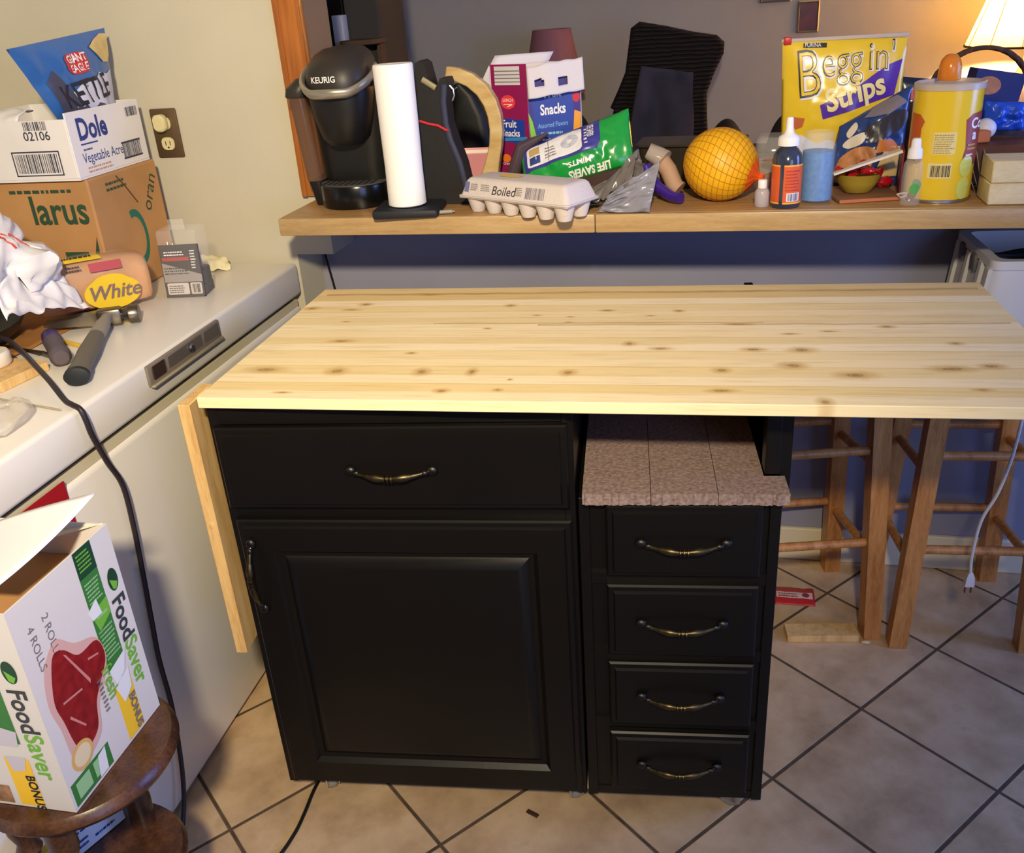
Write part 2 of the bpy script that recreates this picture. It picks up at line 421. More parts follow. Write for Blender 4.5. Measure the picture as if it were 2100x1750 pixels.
# ================================================================== PINE COUNTERTOP
def pine_mat():
    k = NT('knotty pine strips'); tc = k.n('ShaderNodeTexCoord').outputs['Object']
    sp = k.n('ShaderNodeSeparateXYZ'); k.L(tc, sp.inputs[0]); X, Y, Z = sp.outputs
    bounds = [0.0, 0.033, 0.067, 0.102, 0.141, 0.176, 0.212, 0.247, 0.278, 0.316, 0.351, 0.388, 0.424, 0.461, 0.498, 0.535, 0.60]
    tone = [(253, 233, 184), (241, 215, 152), (252, 232, 186), (243, 218, 158), (251, 229, 178), (247, 223, 168), (254, 235, 190), (241, 216, 158), (250, 228, 178),
            (253, 233, 186), (242, 218, 164), (249, 227, 176), (245, 221, 164), (254, 235, 190), (233, 203, 140), (238, 210, 150)]
    st = []
    for i in range(16): st.append((bounds[i] / 0.6, tone[i]))
    # low steps so the strip edges stay sharp
    strip = k.ramp(k.math('DIVIDE', Y, 0.6), st, 'CONSTANT')
    sid = k.math('MULTIPLY', k.math('FLOOR', k.math('DIVIDE', Y, 0.0365)), 3.7)
    cb = k.n('ShaderNodeCombineXYZ'); k.L(k.math('ADD', X, sid), cb.inputs[0]); k.L(Y, cb.inputs[1]); k.L(Z, cb.inputs[2])
    g1 = k.noise(k.mapping(cb.outputs[0], sc=(1.6, 22, 22)), 4, 5, 0.6)
    g2 = k.noise(k.mapping(cb.outputs[0], sc=(3, 120, 120)), 5, 3)
    gf = k.math('ADD', k.math('MULTIPLY', g1, 0.7), k.math('MULTIPLY', g2, 0.3))
    mr = k.n('ShaderNodeMapRange'); k.L(gf, mr.inputs[0]); mr.inputs[1].default_value = 0.50; mr.inputs[2].default_value = 0.72
    col = k.mix(k.math('MULTIPLY', mr.outputs[0], 0.55), strip, rgb((206, 168, 96)))
    # dark glue lines where strips meet
    line = None
    for yb in bounds[1:-1]:
        d = k.math('COMPARE', Y, yb, 0.0006); line = d if line is None else k.math('MAXIMUM', line, d)
    col = k.mix(k.math('MULTIPLY', line, 0.35), col, rgb((170, 128, 66)))
    knots = [(0.128, 0.474, 9, 6), (0.429, 0.46, 7, 6), (0.021, 0.451, 10, 7), (0.11, 0.44, 12, 4), (0.123, 0.368, 6, 2.5), (0.41, 0.326, 5, 3), (0.152, 0.26, 16, 5),
             (0.066, 0.121, 22, 9), (0.195, 0.115, 12, 10), (0.342, 0.115, 9, 10), (0.426, 0.116, 6, 10), (0.494, 0.085, 3, 3), (0.394, 0.037, 8, 6), (0.137, 0.025, 10, 3), (0.482, 0.043, 5, 4),
             (0.555, 0.39, 5, 2.5), (0.62, 0.426, 10, 4), (0.753, 0.421, 7, 5), (0.703, 0.394, 6, 2), (0.672, 0.247, 7, 7), (0.725, 0.224, 12, 5), (0.875, 0.22, 12, 6), (0.951, 0.218, 14, 8),
             (0.94, 0.295, 9, 3), (1.004, 0.307, 10, 3), (0.821, 0.128, 9, 7), (0.929, 0.15, 14, 9), (1.017, 0.112, 18, 9), (0.819, 0.048, 14, 5), (0.96, 0.011, 7, 9), (1.19, 0.248, 8, 5),
             (1.157, 0.139, 20, 8), (1.217, 0.15, 12, 7), (0.583, 0.115, 9, 8), (0.858, 0.346, 16, 4), (0.245, 0.535, 18, 3), (1.18, 0.06, 9, 4), (1.10, 0.33, 9, 5), (0.30, 0.20, 7, 4), (0.555, 0.36, 5, 2), (0.49, 0.40, 6, 2)]
    wob = k.math('MULTIPLY', k.math('SUBTRACT', k.noise(tc, 60), 0.5), 0.9)
    core = None; halo = None
    for (kx, ky, rx, ry) in knots:
        a = k.math('DIVIDE', k.math('SUBTRACT', X, kx), rx / 1000); c = k.math('DIVIDE', k.math('SUBTRACT', Y, ky), ry / 1000)
        q = k.math('ADD', k.math('MULTIPLY', a, a), k.math('MULTIPLY', c, c))
        core = q if core is None else k.math('MINIMUM', core, q)
    rr_ = k.math('ADD', k.math('SQRT', core), wob)
    def fade(a, b_):
        m = k.n('ShaderNodeMapRange', interpolation_type='SMOOTHSTEP'); k.L(rr_, m.inputs[0]); m.inputs[1].default_value = a; m.inputs[2].default_value = b_
        m.inputs[3].default_value = 1.0; m.inputs[4].default_value = 0.0; return m.outputs[0]
    col = k.mix(k.math('MULTIPLY', fade(0.8, 2.6), 0.55), col, rgb((196, 150, 66)))
    ring = k.math('MULTIPLY_ADD', k.math('SINE', k.math('MULTIPLY', rr_, 14.0)), 0.25, 0.55)
    col = k.mix(k.math('MULTIPLY', fade(0.3, 1.1), ring), col, rgb((120, 76, 28)))
    # brown streaks along two rear strips and one middle strip
    def streak(y, x0, x1, w):
        a = k.math('COMPARE', X, (x0 + x1) / 2, (x1 - x0) / 2)
        m = k.n('ShaderNodeMapRange', interpolation_type='SMOOTHSTEP'); k.L(k.math('ABSOLUTE', k.math('SUBTRACT', k.math('ADD', Y, k.math('MULTIPLY', k.math('SUBTRACT', k.noise(k.mapping(tc, sc=(4, 1, 1)), 3), 0.5), 0.012)), y)), m.inputs[0])
        m.inputs[1].default_value = 0.0; m.inputs[2].default_value = w; m.inputs[3].default_value = 1; m.inputs[4].default_value = 0
        return k.math('MULTIPLY', k.math('MULTIPLY', a, m.outputs[0]), k.noise(k.mapping(tc, sc=(5, 60, 1)), 3))
    for y, x0, x1, w in ((0.541, 0.02, 1.3, 0.010), (0.345, 0.50, 1.3, 0.007), (0.355, 0.30, 0.9, 0.004)):
        col = k.mix(streak(y, x0, x1, w), col, rgb((150, 104, 44)))
    k.L(col, k.b.inputs['Base Color']); k.b.inputs['Roughness'].default_value = 0.5
    k.bump(g2, 0.06, 0.001); return k.m
PINE = pine_mat()
b = MB(); b.box(0, 0, -0.0185, 1.313, 0.582, 0, 0.0012, 1)
tag(b.build('countertop', PINE, M=CTR, ang=30), 'wide knotty pine countertop laid loose on the dark cabinets', 'countertop')
RAWP = plank('raw pine board', (196, 150, 86), (222, 182, 118), (232, 196, 134), (10, 10, 1.0), 5, 0.55)
b = MB(); b.box(-0.047, 0.02, 0.382, -0.026, 0.112, 0.889, 0.0015, 1)
b.ell((-0.036, 0.0205, 0.66), 0.006, 0.0012, 0.008, 10, 6)
tag(b.build('pine_board', RAWP, ang=30), 'narrow pine board upright against the left cabinet side', 'board')

# ================================================================== CABINETS
ESP = mat('espresso cabinet paint', (15, 12, 10), 0.38, var=0.15, scale=4, bump=0.03, bscale=60, spec=0.35)
ESPD = mat('cabinet inside', (12, 10, 9), 0.8)
BRASS = mat('antique brass', (100, 88, 62), 0.40, metal=1.0, var=0.35, scale=60)
PEWT = mat('dark pewter', (62, 60, 58), 0.42, metal=1.0)
ZB, ZT = 0.062, 0.888
def panel(x0, z0, x1, z1, th=0.02, raised=None):
    """front panel with a stepped edge, facing -y; y = 0 is the carcass face"""
    b = MB(); r = lambda i, y: [V(p) for p in ((x0 + i, y, z0 + i), (x1 - i, y, z0 + i), (x1 - i, y, z1 - i), (x0 + i, y, z1 - i))]
    R = [r(0, 0), r(0, -th * 0.55), r(0.003, -th * 0.72), r(0.010, -th * 0.76), r(0.013, -th)]
    if raised:
        w = raised; R += [r(w - 0.010, -th), r(w - 0.002, -th * 0.55), r(w + 0.006, -th * 0.45), r(w + 0.022, -th * 0.95), r(w + 0.026, -th * 1.0)]
    b.loft(R); return b
def pull():
    """arched pull along x, feet on y = 0, bow towards -y"""
    b = MB(); n = 26; L = 0.0655
    def ctr(t): return V((-L + 2 * L * t, -0.006 - 0.020 * math.sin(PI * t) ** 0.8, -0.004 * math.sin(PI * t)))
    b.tube([ctr(k / n) for k in range(n + 1)], lambda t: 0.0028 + 0.0030 * math.exp(-((abs(t - 0.5) - 0.17) / 0.11) ** 2), 10, flat=(1.0, 1.15))
    return b
def pull_feet():
    b = MB()
    for s in (-1, 1):
        b.ell((s * 0.0675, -0.005, 0), 0.010, 0.006, 0.0085, 14, 8); b.ell((s * 0.056, -0.012, -0.001), 0.007, 0.0045, 0.005, 12, 8)
    return b
def pull_collar():
    b = MB()
    for x in (-0.0062, 0, 0.0062):
        M = T(x, -0.0262, -0.004) @ Matrix.Rotation(PI / 2, 4, 'Y'); b.lathe([(0.004, -0.002), (0.0064, -0.0012), (0.0064, 0.0012), (0.004, 0.002)], 14, M=M)
    return b
_p = [pull().build('handle', BRASS), pull_feet().build('foot', PEWT), pull_collar().build('collar', BRASS)]
def add_pull(parent, M):
    h = _p[0].copy(); COL.objects.link(h); h.parent = parent; h.matrix_local = M; h['label'] = 'antique brass bow handle'
    return h
PULL_MESH = [o.data for o in _p]
def pull_on(parent, M):
    b = bmesh.new()
    for me in PULL_MESH[1:]: b.from_mesh(me)
    me = bpy.data.meshes.new('handle'); b.from_mesh(PULL_MESH[0])
    b.to_mesh(me); b.free()
    for m in (PEWT, BRASS): me.materials.append(m)
    nf = len(PULL_MESH[1].polygons)
    for i, p in enumerate(me.polygons): p.material_index = 0 if i < nf else 1; p.use_smooth = True
    o = bpy.data.objects.new('handle', me); COL.objects.link(o); o.parent = parent; o.matrix_local = M; o['label'] = 'antique brass bow handle'
    return o
def caster(parent, x, y, rot, wheel_m):
    M = T(x, y, 0, rot)
    b = MB(); b.box(-0.022, -0.018, 0.0585, 0.022, 0.018, 0.0615); b.lathe([(0.014, 0.048), (0.017, 0.052), (0.017, 0.0585)], 16)
    b.box(-0.0135, -0.016, 0.02, -0.011, 0.024, 0.05); b.box(0.011, -0.016, 0.02, 0.0135, 0.024, 0.05)
    b.xf(M); c = b.build('caster', STEEL, parent)
    b = MB(); b.lathe([(0.004, -0.0095), (0.0185, -0.0095), (0.0215, -0.006), (0.0215, 0.006), (0.0185, 0.0095), (0.004, 0.0095)], 24, M=M @ T(0, 0.008, 0.0216) @ Matrix.Rotation(PI / 2, 4, 'Y'))
    b.build('wheel', wheel_m, c)
CLEARW = mat('clear caster wheel', (196, 190, 176), 0.2, trans=0.5); BLKW = mat('black caster wheel', (24, 22, 22), 0.5)

t = thing('base_cabinet', 'wide dark espresso cabinet with one drawer over one panelled door', 'cabinet', T(0.0, 0.019, 0))
b = MB(); W1 = 0.597
b.box(0.002, 0.0, ZB, 0.020, 0.55, ZT, 0.001, 1); b.box(W1 - 0.018, 0.0, ZB, W1, 0.55, ZT, 0.001, 1)
b.box(0.02, 0.004, ZB, W1 - 0.018, 0.55, ZB + 0.018); b.box(0.02, 0.54, ZB + 0.018, W1 - 0.018, 0.55, ZT); b.box(0.02, 0.02, ZT - 0.018, W1 - 0.018, 0.54, ZT)
b.box(0.02, 0.0, ZT - 0.034, W1 - 0.018, 0.019, ZT); b.box(0.02, 0.0, 0.676, W1 - 0.018, 0.019, 0.71); b.box(0.02, 0.019, ZB + 0.02, W1 - 0.02, 0.03, ZT - 0.02)
b.build('carcass', ESP, t, ang=30)
d = panel(0.012, 0.703, 0.588, 0.853).build('drawer', ESP, t, ang=20); pull_on(d, T(0.304, -0.02, 0.781))
d = panel(0.017, 0.078, 0.590, 0.680, raised=0.068).build('door', ESP, t, ang=20); pull_on(d, T(0.041, -0.02, 0.572) @ Matrix.Rotation(PI / 2, 4, 'Y'))
for x, y, r, m in ((0.069, 0.045, 0.5, CLEARW), (0.571, 0.045, 0.25, CLEARW), (0.069, 0.49, 0.2, CLEARW), (0.571, 0.49, -0.3, CLEARW)): caster(t, x, y, r, m)

t = thing('drawer_cabinet', 'narrow dark espresso cabinet of four drawers with raised right side', 'cabinet', T(0.601, 0.019, 0))
W2 = 0.322; ZS = 0.716
b = MB()
b.box(0.0, 0.0, ZB, 0.018, 0.55, ZS, 0.001, 1); b.box(W2 - 0.018, 0.0, ZB, W2, 0.55, ZS, 0.001, 1)
b.box(0.018, 0.004, ZB, W2 - 0.018, 0.55, ZB + 0.018); b.box(0.018, 0.54, ZB + 0.018, W2 - 0.018, 0.55, ZS); b.box(0.018, 0.0, ZS - 0.016, W2 - 0.018, 0.54, ZS)
for z in (0.556, 0.396, 0.24): b.box(0.018, 0.0, z - 0.006, W2 - 0.018, 0.019, z + 0.016)
b.box(0.018, 0.006, ZB + 0.018, 0.043, 0.02, ZS - 0.016); b.box(W2 - 0.03, 0.006, ZB + 0.018, W2 - 0.018, 0.02, ZS - 0.016); b.box(0.018, 0.02, ZB + 0.018, W2 - 0.018, 0.03, ZS - 0.016)
b.box(0.0, 0.535, ZS, W2, 0.55, ZT)
b.build('carcass', ESP, t, ang=30)
b = MB(); b.prism([(0.0, 0.69), (0.0, ZT), (0.55, ZT), (0.55, 0.64), (0.05, 0.64)], W2 + 0.001, W2 + 0.018, M=Matrix(((0, 0, 1, 0), (1, 0, 0, 0.048), (0, 1, 0, 0), (0, 0, 0, 1))))
b.build('side_panel', ESP, t, ang=30)
b = MB(); b.box(0.298, 0.038, 0.7375, W2 - 0.0005, 0.075, ZT, 0.002, 1); b.build('corner_post', ESP, t, ang=30)
for z0, z1 in ((0.574, 0.711), (0.410, 0.556), (0.254, 0.393), (0.092, 0.233)):
    d = panel(0.044, z0, 0.292, z1).build('drawer', ESP, t, ang=20); pull_on(d, T(0.168, -0.02, (z0 + z1) / 2 + 0.004))
for x, y, r, m in ((0.279, 0.045, 1.1, CLEARW), (0.05, 0.49, 0.2, BLKW), (0.279, 0.49, -0.3, BLKW)): caster(t, x, y, r, m)
for o in _p: bpy.data.objects.remove(o)
# rough-cut stone look slabs lying in the open top
SLAB = mat('speckled beige tile', (164, 142, 132), 0.7, var=0.0, scale=160, c2=(118, 96, 88), bump=0.25, bscale=240)
for n_, (x0, x1, lab) in enumerate(((0.609, 0.7165, 'left speckled beige tile over the top drawer, beside the wide cabinet'),
                                  (0.7175, 0.8205, 'middle speckled beige tile over the top drawer, between two others'),
                                  (0.8215, 0.9300, 'right speckled beige tile over the top drawer, by the dark corner post'))):
    b = MB(); N = 40; yb = 0.36; y0 = -0.004
    def edge_y(k): return y0 + 0.0035 * noise.noise(V((k * 0.6 + n_ * 9, 1.3, 0)))
    xe = x1 if n_ < 2 else x1
    if n_ == 2:   # notched round the post
        poly = [(x0, edge_y(k)) for k in (0,)] + [(x0 + (x1 - x0) * k / N, edge_y(k)) for k in range(1, N)] + [(x1, y0), (x1, 0.0555), (0.8975, 0.0555), (0.8975, yb), (x0, yb)]
    else: poly = [(x0 + (x1 - x0) * k / N, edge_y(k)) for k in range(N + 1)] + [(x1, yb), (x0, yb)]
    b.prism(poly, 0.7165, 0.7365); tag(b.build('tile_slab', SLAB, ang=30), lab, 'tile', 'tiles in the open cabinet top')

# ================================================================== BAR STOOLS
STW = plank('stool maple', (158, 98, 44), (188, 128, 68), (206, 150, 90), (12, 12, 1.4), 4, 0.4)
def stool(lab, M, group):
    t = thing('bar_stool', lab, 'stool', M, group)
    h = 0.70; ft = 0.143; tp = 0.112
    def leg_at(sx, sy, z): k = z / h; return V((sx * (ft + (tp - ft) * k), sy * (ft + (tp - ft) * k), z))
    for sx, sy in ((-1, -1), (1, -1), (1, 1), (-1, 1)):
        b = MB(); b.beam(leg_at(sx, sy, 0.0), leg_at(sx, sy, h), 0.040, 0.040); b.build('leg', STW, t, ang=30)
    for sy, zs in ((-1, (0.26, 0.495)), (1, (0.218, 0.455))):
        for z in zs:
            b = MB(); a, c = leg_at(-1, sy, z), leg_at(1, sy, z); b.tube([a, (a * 3 + c) / 4, (a + c) / 2, (a + c * 3) / 4, c], lambda q: 0.0105, 12); b.build('rung', STW, t)
    for sx in (-1, 1):
        for z in (0.225, 0.452):
            b = MB(); a, c = leg_at(sx, -1, z), leg_at(sx, 1, z - 0.03); b.tube([a, (a + c) / 2, c], lambda q: 0.0105, 12); b.build('rung', STW, t)
    b = MB(); b.lathe([(0.02, h), (0.15, h), (0.162, h + 0.006), (0.165, h + 0.018), (0.158, h + 0.028), (0.12, h + 0.03), (0.02, h + 0.027)], 40); b.build('seat', STW, t)
    return t
stool('maple bar stool nearer the dark cabinets, partly hidden by them', T(1.098, 0.722, 0, 0.13), 'stools under the countertop')
stool('maple bar stool farther right, with a white cord hanging before it', T(1.460, 0.706, 0, -0.03), 'stools under the countertop')
# ================================================================== CHEST FREEZER AND WHAT STANDS ON IT
FZW = mat('white enamel', (236, 231, 219), 0.32, var=0.02, scale=3, bump=0.02, bscale=250)
FZT = mat('grey trim', (126, 116, 102), 0.45); GASK = mat('dark gasket', (46, 38, 28), 0.7); LIP = mat('cream lip', (206, 196, 164), 0.5)
t = thing('chest_freezer', 'long white chest freezer along the left, lid covered with clutter', 'freezer', FRZ)
b = MB(); b.box(-0.62, -1.75, 0.012, 0.0, -0.004, 0.775, 0.012, 3); b.build('body', FZW, t)
b = MB(); b.box(-0.61, -1.74, 0.0, -0.02, -0.02, 0.012); b.build('plinth', GASK, t)
b = MB(); b.box(-0.612, -1.742, 0.775, -0.006, -0.012, 0.792); b.build('upper_rim', LIP, t)
b = MB(); b.box(-0.60, -1.73, 0.792, -0.016, -0.022, 0.803); b.build('gasket', GASK, t)
l = MB(); l.box(-0.625, -1.755, 0.803, 0.004, 0.0, 0.884, 0.009, 3); lid = l.build('lid', FZW, t)
b = MB(); b.box(0.0, -0.702, 0.838, 0.010, -0.425, 0.8795, 0.004, 2); hd = b.build('handle', FZT, lid, label if False else None) if False else b.build('handle', FZT, lid)
b = MB()
for y0, y1 in ((-0.692, -0.642), (-0.634, -0.504), (-0.496, -0.434)): b.box(0.0088, y0, 0.850, 0.0108, y1, 0.874, 0.001, 1)
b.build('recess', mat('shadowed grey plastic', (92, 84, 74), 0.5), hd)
b = MB(); b.box(0.006, -0.700, 0.836, 0.016, -0.427, 0.842, 0.002, 1); b.build('grip_lip', mat('worn grey lip', (150, 140, 122), 0.4), hd)
b = MB(); b.box(0.0104, -0.688, 0.849, 0.0118, -0.648, 0.875); b.build('badge', mat('brown badge', (58, 40, 32), 0.5), hd)
b = MB(); b.lathe([(0.0008, 0), (0.0075, 0), (0.0085, 0.004), (0.006, 0.0065), (0.001, 0.0065)], 18, M=T(0.0105, -0.552, 0.862) @ Matrix.Rotation(PI / 2, 4, 'Y')); b.build('lock', STEEL, hd)
# red sheet held flat to the freezer front
b = MB(); b.box(0.0012, -1.32, 0.60, 0.003, -0.975, 0.790, 0.0); tag(b.build('red_folder', mat('red card', (164, 20, 30), 0.5), M=FRZ), 'flat red card stuck to the freezer front above the white carton', 'card')

# ---- brown carton, white carton, bag of chips
KRAFT = mat('brown cardboard', (186, 138, 86), 0.8, var=0.08, scale=6)
t = thing('cardboard_box', 'brown cardboard box with green print on the freezer, under the white carton', 'box', FRZ @ T(-0.299, -0.318, 0.8845))
b = MB(); b.box(-0.30, 0, 0, 0, 0.272, 0.272, 0.004, 1)
b.build('carton', KRAFT, t, ang=30)
GRN = mat('dark green print', (44, 74, 52), 0.7); TEAL = mat('teal print', (36, 110, 92), 0.7)
L_ = plane((0, 0, 0), (-1, 0, 0), (0, 0, 1), flip=True); L_ = plane((-0.30, 0, 0), (1, 0, 0), (0, 0, 1)); R_ = plane((0, 0, 0), (0, 1, 0), (0, 0, 1))
decal('printed_text', GRN, t, [d_txt('larus', 0.285, 0.205, 0.088, 0.85, al='RIGHT', bold=0.02), d_lines(0.10, 0.246, 0.27, 0.262, 1, 3)], L_)
decal('printed_mark', GRN, t, [d_poly([(0.27, 0.09), (0.29, 0.15), (0.287, 0.09)]), d_rects([(0.2, 0.10, 0.26, 0.115)])], L_)
def ringd(cx, cy, r0, r1, a0, a1, n=20):
    b = bmesh.new(); P = [[b.verts.new((cx + r * math.cos(a0 + (a1 - a0) * k / n) * 0.8, cy + r * math.sin(a0 + (a1 - a0) * k / n) * 1.25, 0)) for r in (r0, r1)] for k in range(n + 1)]
    for p, q in zip(P, P[1:]): b.faces.new((p[0], p[1], q[1], q[0]))
    return b
decal('printed_ring', TEAL, t, [ringd(0.135, 0.115, 0.038, 0.052, -2.0, 1.9)], R_)
decal('printed_text', GRN, t, [d_txt('oran', 0.195, 0.165, 0.050, rot=1.0)], R_)
decal('printed_text', GRN, t, d_lines(0.06, 0.235, 0.15, 0.26, 2, 5), R_)
decal('printed_mark', GRN, t, d_rects([(0.03, 0.05, 0.07, 0.075)]), R_)
b = MB(); b.tube([(0.0004, 0.105, 0.262), (0.0004, 0.13, 0.235), (0.0004, 0.165, 0.19)], 0.0018, 6, flat=(0.4, 1)); b.build('tear', mat('torn brown', (88, 56, 34), 0.9), t)

t = thing('produce_carton', 'white open produce carton with blue lettering, on top of the brown box', 'carton', FRZ @ T(-0.304, -0.329, 1.1575, 0.0))
b = MB(); w_, d_, h_ = 0.29, 0.272, 0.138; th = 0.004
b.box(-w_, 0, 0, 0, d_, th); b.box(-th, 0, th, 0, d_, h_, 0.001, 1); b.box(-w_, 0, th, -w_ + th, d_, h_); b.box(-w_ + th, 0, th, -th, th, h_ - 0.012, 0.001, 1); b.box(-w_ + th, d_ - th, th, -th, d_, h_)
b.build('carton', CARD, t, ang=30)
b = MB(); b.grid(lambda u, v: V((-0.27 + 0.15 * u, 0.005 + 0.06 * v, h_ - 0.014 + 0.022 * math.sin(v * 2.2) + 0.006 * noise.noise(V((u * 6, v * 3, 0))))), 20, 6); b.build('flap', CARD, t, solid=0.002)
Lf = plane((-w_, 0, 0), (1, 0, 0), (0, 0, 1)); Rf = plane((0, 0, 0), (0, 1, 0), (0, 0, 1))
DB = mat('barcode ink', (60, 58, 76), 0.6)
decal('barcode', DB, t, [d_bars(0.145, 0.018, 0.248, 0.058, 26, 4), d_rects([(0.138, 0.012, 0.141, 0.064), (0.252, 0.012, 0.255, 0.064), (0.138, 0.061, 0.255, 0.064), (0.138, 0.012, 0.255, 0.0145)])], Lf)
decal('printed_text', DB, t, [d_txt('02106', 0.212, 0.094, 0.026, al='CENTER', bold=0.01), d_bars(0.185, 0.106, 0.24, 0.124, 16, 9)], Lf)
decal('brand_lettering', INKB, t, [d_txt('Dole', 0.028, 0.098, 0.062, 0.85, bold=0.03), d_rects([(0.03, 0.068, 0.09, 0.071)])], Rf)
decal('printed_text', INKB, t, [d_txt('Vegetable Acre', 0.026, 0.040, 0.030, 0.80), d_lines(0.035, 0.056, 0.075, 0.064, 1, 2)], Rf)
decal('printed_text', mat('faded red print', (196, 150, 130), 0.7), t, [d_lines(0.035, 0.010, 0.13, 0.026, 2, 8)], Rf)
decal('barcode', DB, t, [d_bars(0.175, 0.02, 0.245, 0.05, 20, 6), d_rects([(0.172, 0.050, 0.248, 0.054), (0.172, 0.016, 0.248, 0.020)])], Rf)
decal('barcode', DB, t, d_bars(0.215, 0.105, 0.26, 0.125, 12, 3), Rf)

BLUEBAG = mat('blue chip bag film', (50, 100, 164), 0.28, coat=0.3)
t = thing('chip_bag', 'blue and white bag of chips standing up out of the white carton', 'bag', FRZ @ T(-0.353, -0.18, 1.163))
def chipq(x, z): return V((0.0, x, z))
o, sf = pillow('bag', BLUEBAG, t, [chipq(-0.030, 0.0), chipq(0.082, 0.0), chipq(0.137, 0.288), chipq(-0.205, 0.262)], 0.062, 0.007, 22, seed=2, e=(0.8, 0.5))
decal('silver_panel', mat('silver white print', (206, 206, 222), 0.35), t, d_poly([(0.08, 0.20), (0.97, 0.20), (0.97, 0.70), (0.85, 0.68), (0.74, 0.71), (0.62, 0.66), (0.45, 0.67), (0.30, 0.62), (0.20, 0.63)]), sf, 0.0016, cut=0.05)
decal('dark_panel', mat('charcoal print', (70, 70, 88), 0.4), t, [d_poly([(0.08, 0.20), (0.97, 0.20), (0.9, 0.46), (0.70, 0.44), (0.55, 0.50), (0.40, 0.46), (0.30, 0.58), (0.22, 0.80), (0.10, 0.72)])], sf, 0.0022, cut=0.05)
decal('lettering', INK, t, [d_txt('KETTLE', 0.16, 0.585, 0.24, 0.80, rot=0.03, bold=0.015)], sf, 0.0030, cut=0.04)
decal('red_badge', mat('red badge', (206, 52, 52), 0.4), t, d_rr(0.36, 0.735, 0.62, 0.885, 0.05), sf, 0.0022, cut=0.05)
decal('badge_lettering', INKW, t, [d_txt('GIANT', 0.49, 0.845, 0.082, 0.9, al='CENTER', bold=0.02), d_txt('EAGLE', 0.49, 0.775, 0.082, 0.9, al='CENTER', bold=0.02)], sf, 0.0036, cut=0.05)
decal('chip_picture', mat('potato chip yellow', (222, 192, 120), 0.5, var=0.1, scale=30), t, d_poly([(0.70, 0.90), (0.76, 0.84), (0.84, 0.77), (0.93, 0.76), (0.985, 0.80), (0.985, 0.96), (0.90, 0.97), (0.80, 0.94)]), sf, 0.0024, cut=0.05)

# ---- white grocery sack lying on a dark pan
BAGM = mat('white plastic sack', (236, 232, 226), 0.38, alpha=1.0, bump=0.25, bscale=30, sss=0.15)
t = thing('plastic_sack', 'crumpled white plastic grocery sack with red print, on the freezer', 'bag', FRZ @ T(-0.403, -0.640, 0.938))
def sack(p):
    q = p.normalized(); f = 1 + 0.22 * noise.noise(q * 2.2 + V((3, 1, 0))) + 0.11 * noise.ridged_multi_fractal(q * 2.9, 1, 2.1, 4, 1, 2) - 0.08
    return V((p.x * f, p.y * f, max(p.z * f, -0.02 if q.y < 0.4 else -0.055) ))
b = MB(); b.ell((0, 0, 0), 0.110, 0.165, 0.128, 96, 60); b.apply(sack)
def sack2(p):   # a corner droops towards the bread
    if p.z < 0.02 and p.y > 0.03: return V((p.x + 0.05 * min(1, (p.y - 0.03) / 0.1), p.y + 0.0, p.z - 0.0))
    return p
b.apply(sack2); b.xf(T(0, 0, 0.105)); SACK = b.build('sack', BAGM, t, ang=60)
def flap(u, v): return V((0.10 + 0.03 * v + 0.012 * noise.noise(V((u * 9, v * 3, 2))), -0.03 + 0.20 * u + 0.04 * v * (u - .4), max(-0.026, 0.11 - 0.085 * v - 0.06 * u * u + 0.018 * noise.noise(V((u * 7, v * 4, 8))))))
b = MB(); b.grid(flap, 40, 16); b.build('loose_flap', BAGM, t, solid=0.0012, fixn=False)
from mathutils.bvhtree import BVHTree
_bm = bmesh.new(); _bm.from_mesh(SACK.data); _tr = BVHTree.FromBMesh(_bm)
for pts in ([(0.005, 0.150), (0.022, 0.170), (0.040, 0.158), (0.052, 0.140)], [(0.062, 0.166), (0.072, 0.150), (0.084, 0.160), (0.098, 0.132)], [(-0.03, 0.168), (-0.012, 0.178), (0.0, 0.160)]):
    P = []
    for y, z in smooth_path([(y, z, 0) for y, z in pts]) if False else [(a[0] + (c[0] - a[0]) * k / 6, a[1] + (c[1] - a[1]) * k / 6) for a, c in zip(pts, pts[1:]) for k in range(7)]:
        h = _tr.ray_cast(V((0.6, y, z)), V((-1, 0, 0)))[0]
        if h is not None and (not P or (h - P[-1]).length > 0.001): P.append(h + V((0.0008, 0, 0)))
    if len(P) > 3:
        b = MB(); b.tube(P, 0.003, 6, flat=(1, 0.6)); b.build('red_print', mat('red sack print', (206, 76, 66), 0.5), t)
_bm.free()
b = MB(); b.lathe([(0.04, 0.0), (0.125, 0.0), (0.15, 0.012), (0.165, 0.034), (0.160, 0.035), (0.145, 0.014), (0.12, 0.005), (0.04, 0.004)], 40)
tag(b.build('frying_pan', mat('black nonstick', (22, 20, 19), 0.45), M=FRZ @ T(-0.490, -0.640, 0.8925)), 'dark round pan under the white plastic sack on the freezer', 'pan')
# flattened brown paper sack they lie on
def psheet(u, v): return V((-0.60 + 0.30 * v + 0.03 * u, -0.80 + 0.50 * u - 0.03 * v, 0.8855 + 0.004 * abs(noise.noise(V((u * 5, v * 4, 1)))) ))
b = MB(); b.grid(psheet, 30, 18); tag(b.build('paper_sack', mat('brown kraft paper', (176, 120, 62), 0.75, var=0.12, scale=9), M=FRZ, solid=0.0015, fixn=False), 'flattened brown paper sack on the freezer beneath pan and bread', 'paper bag')

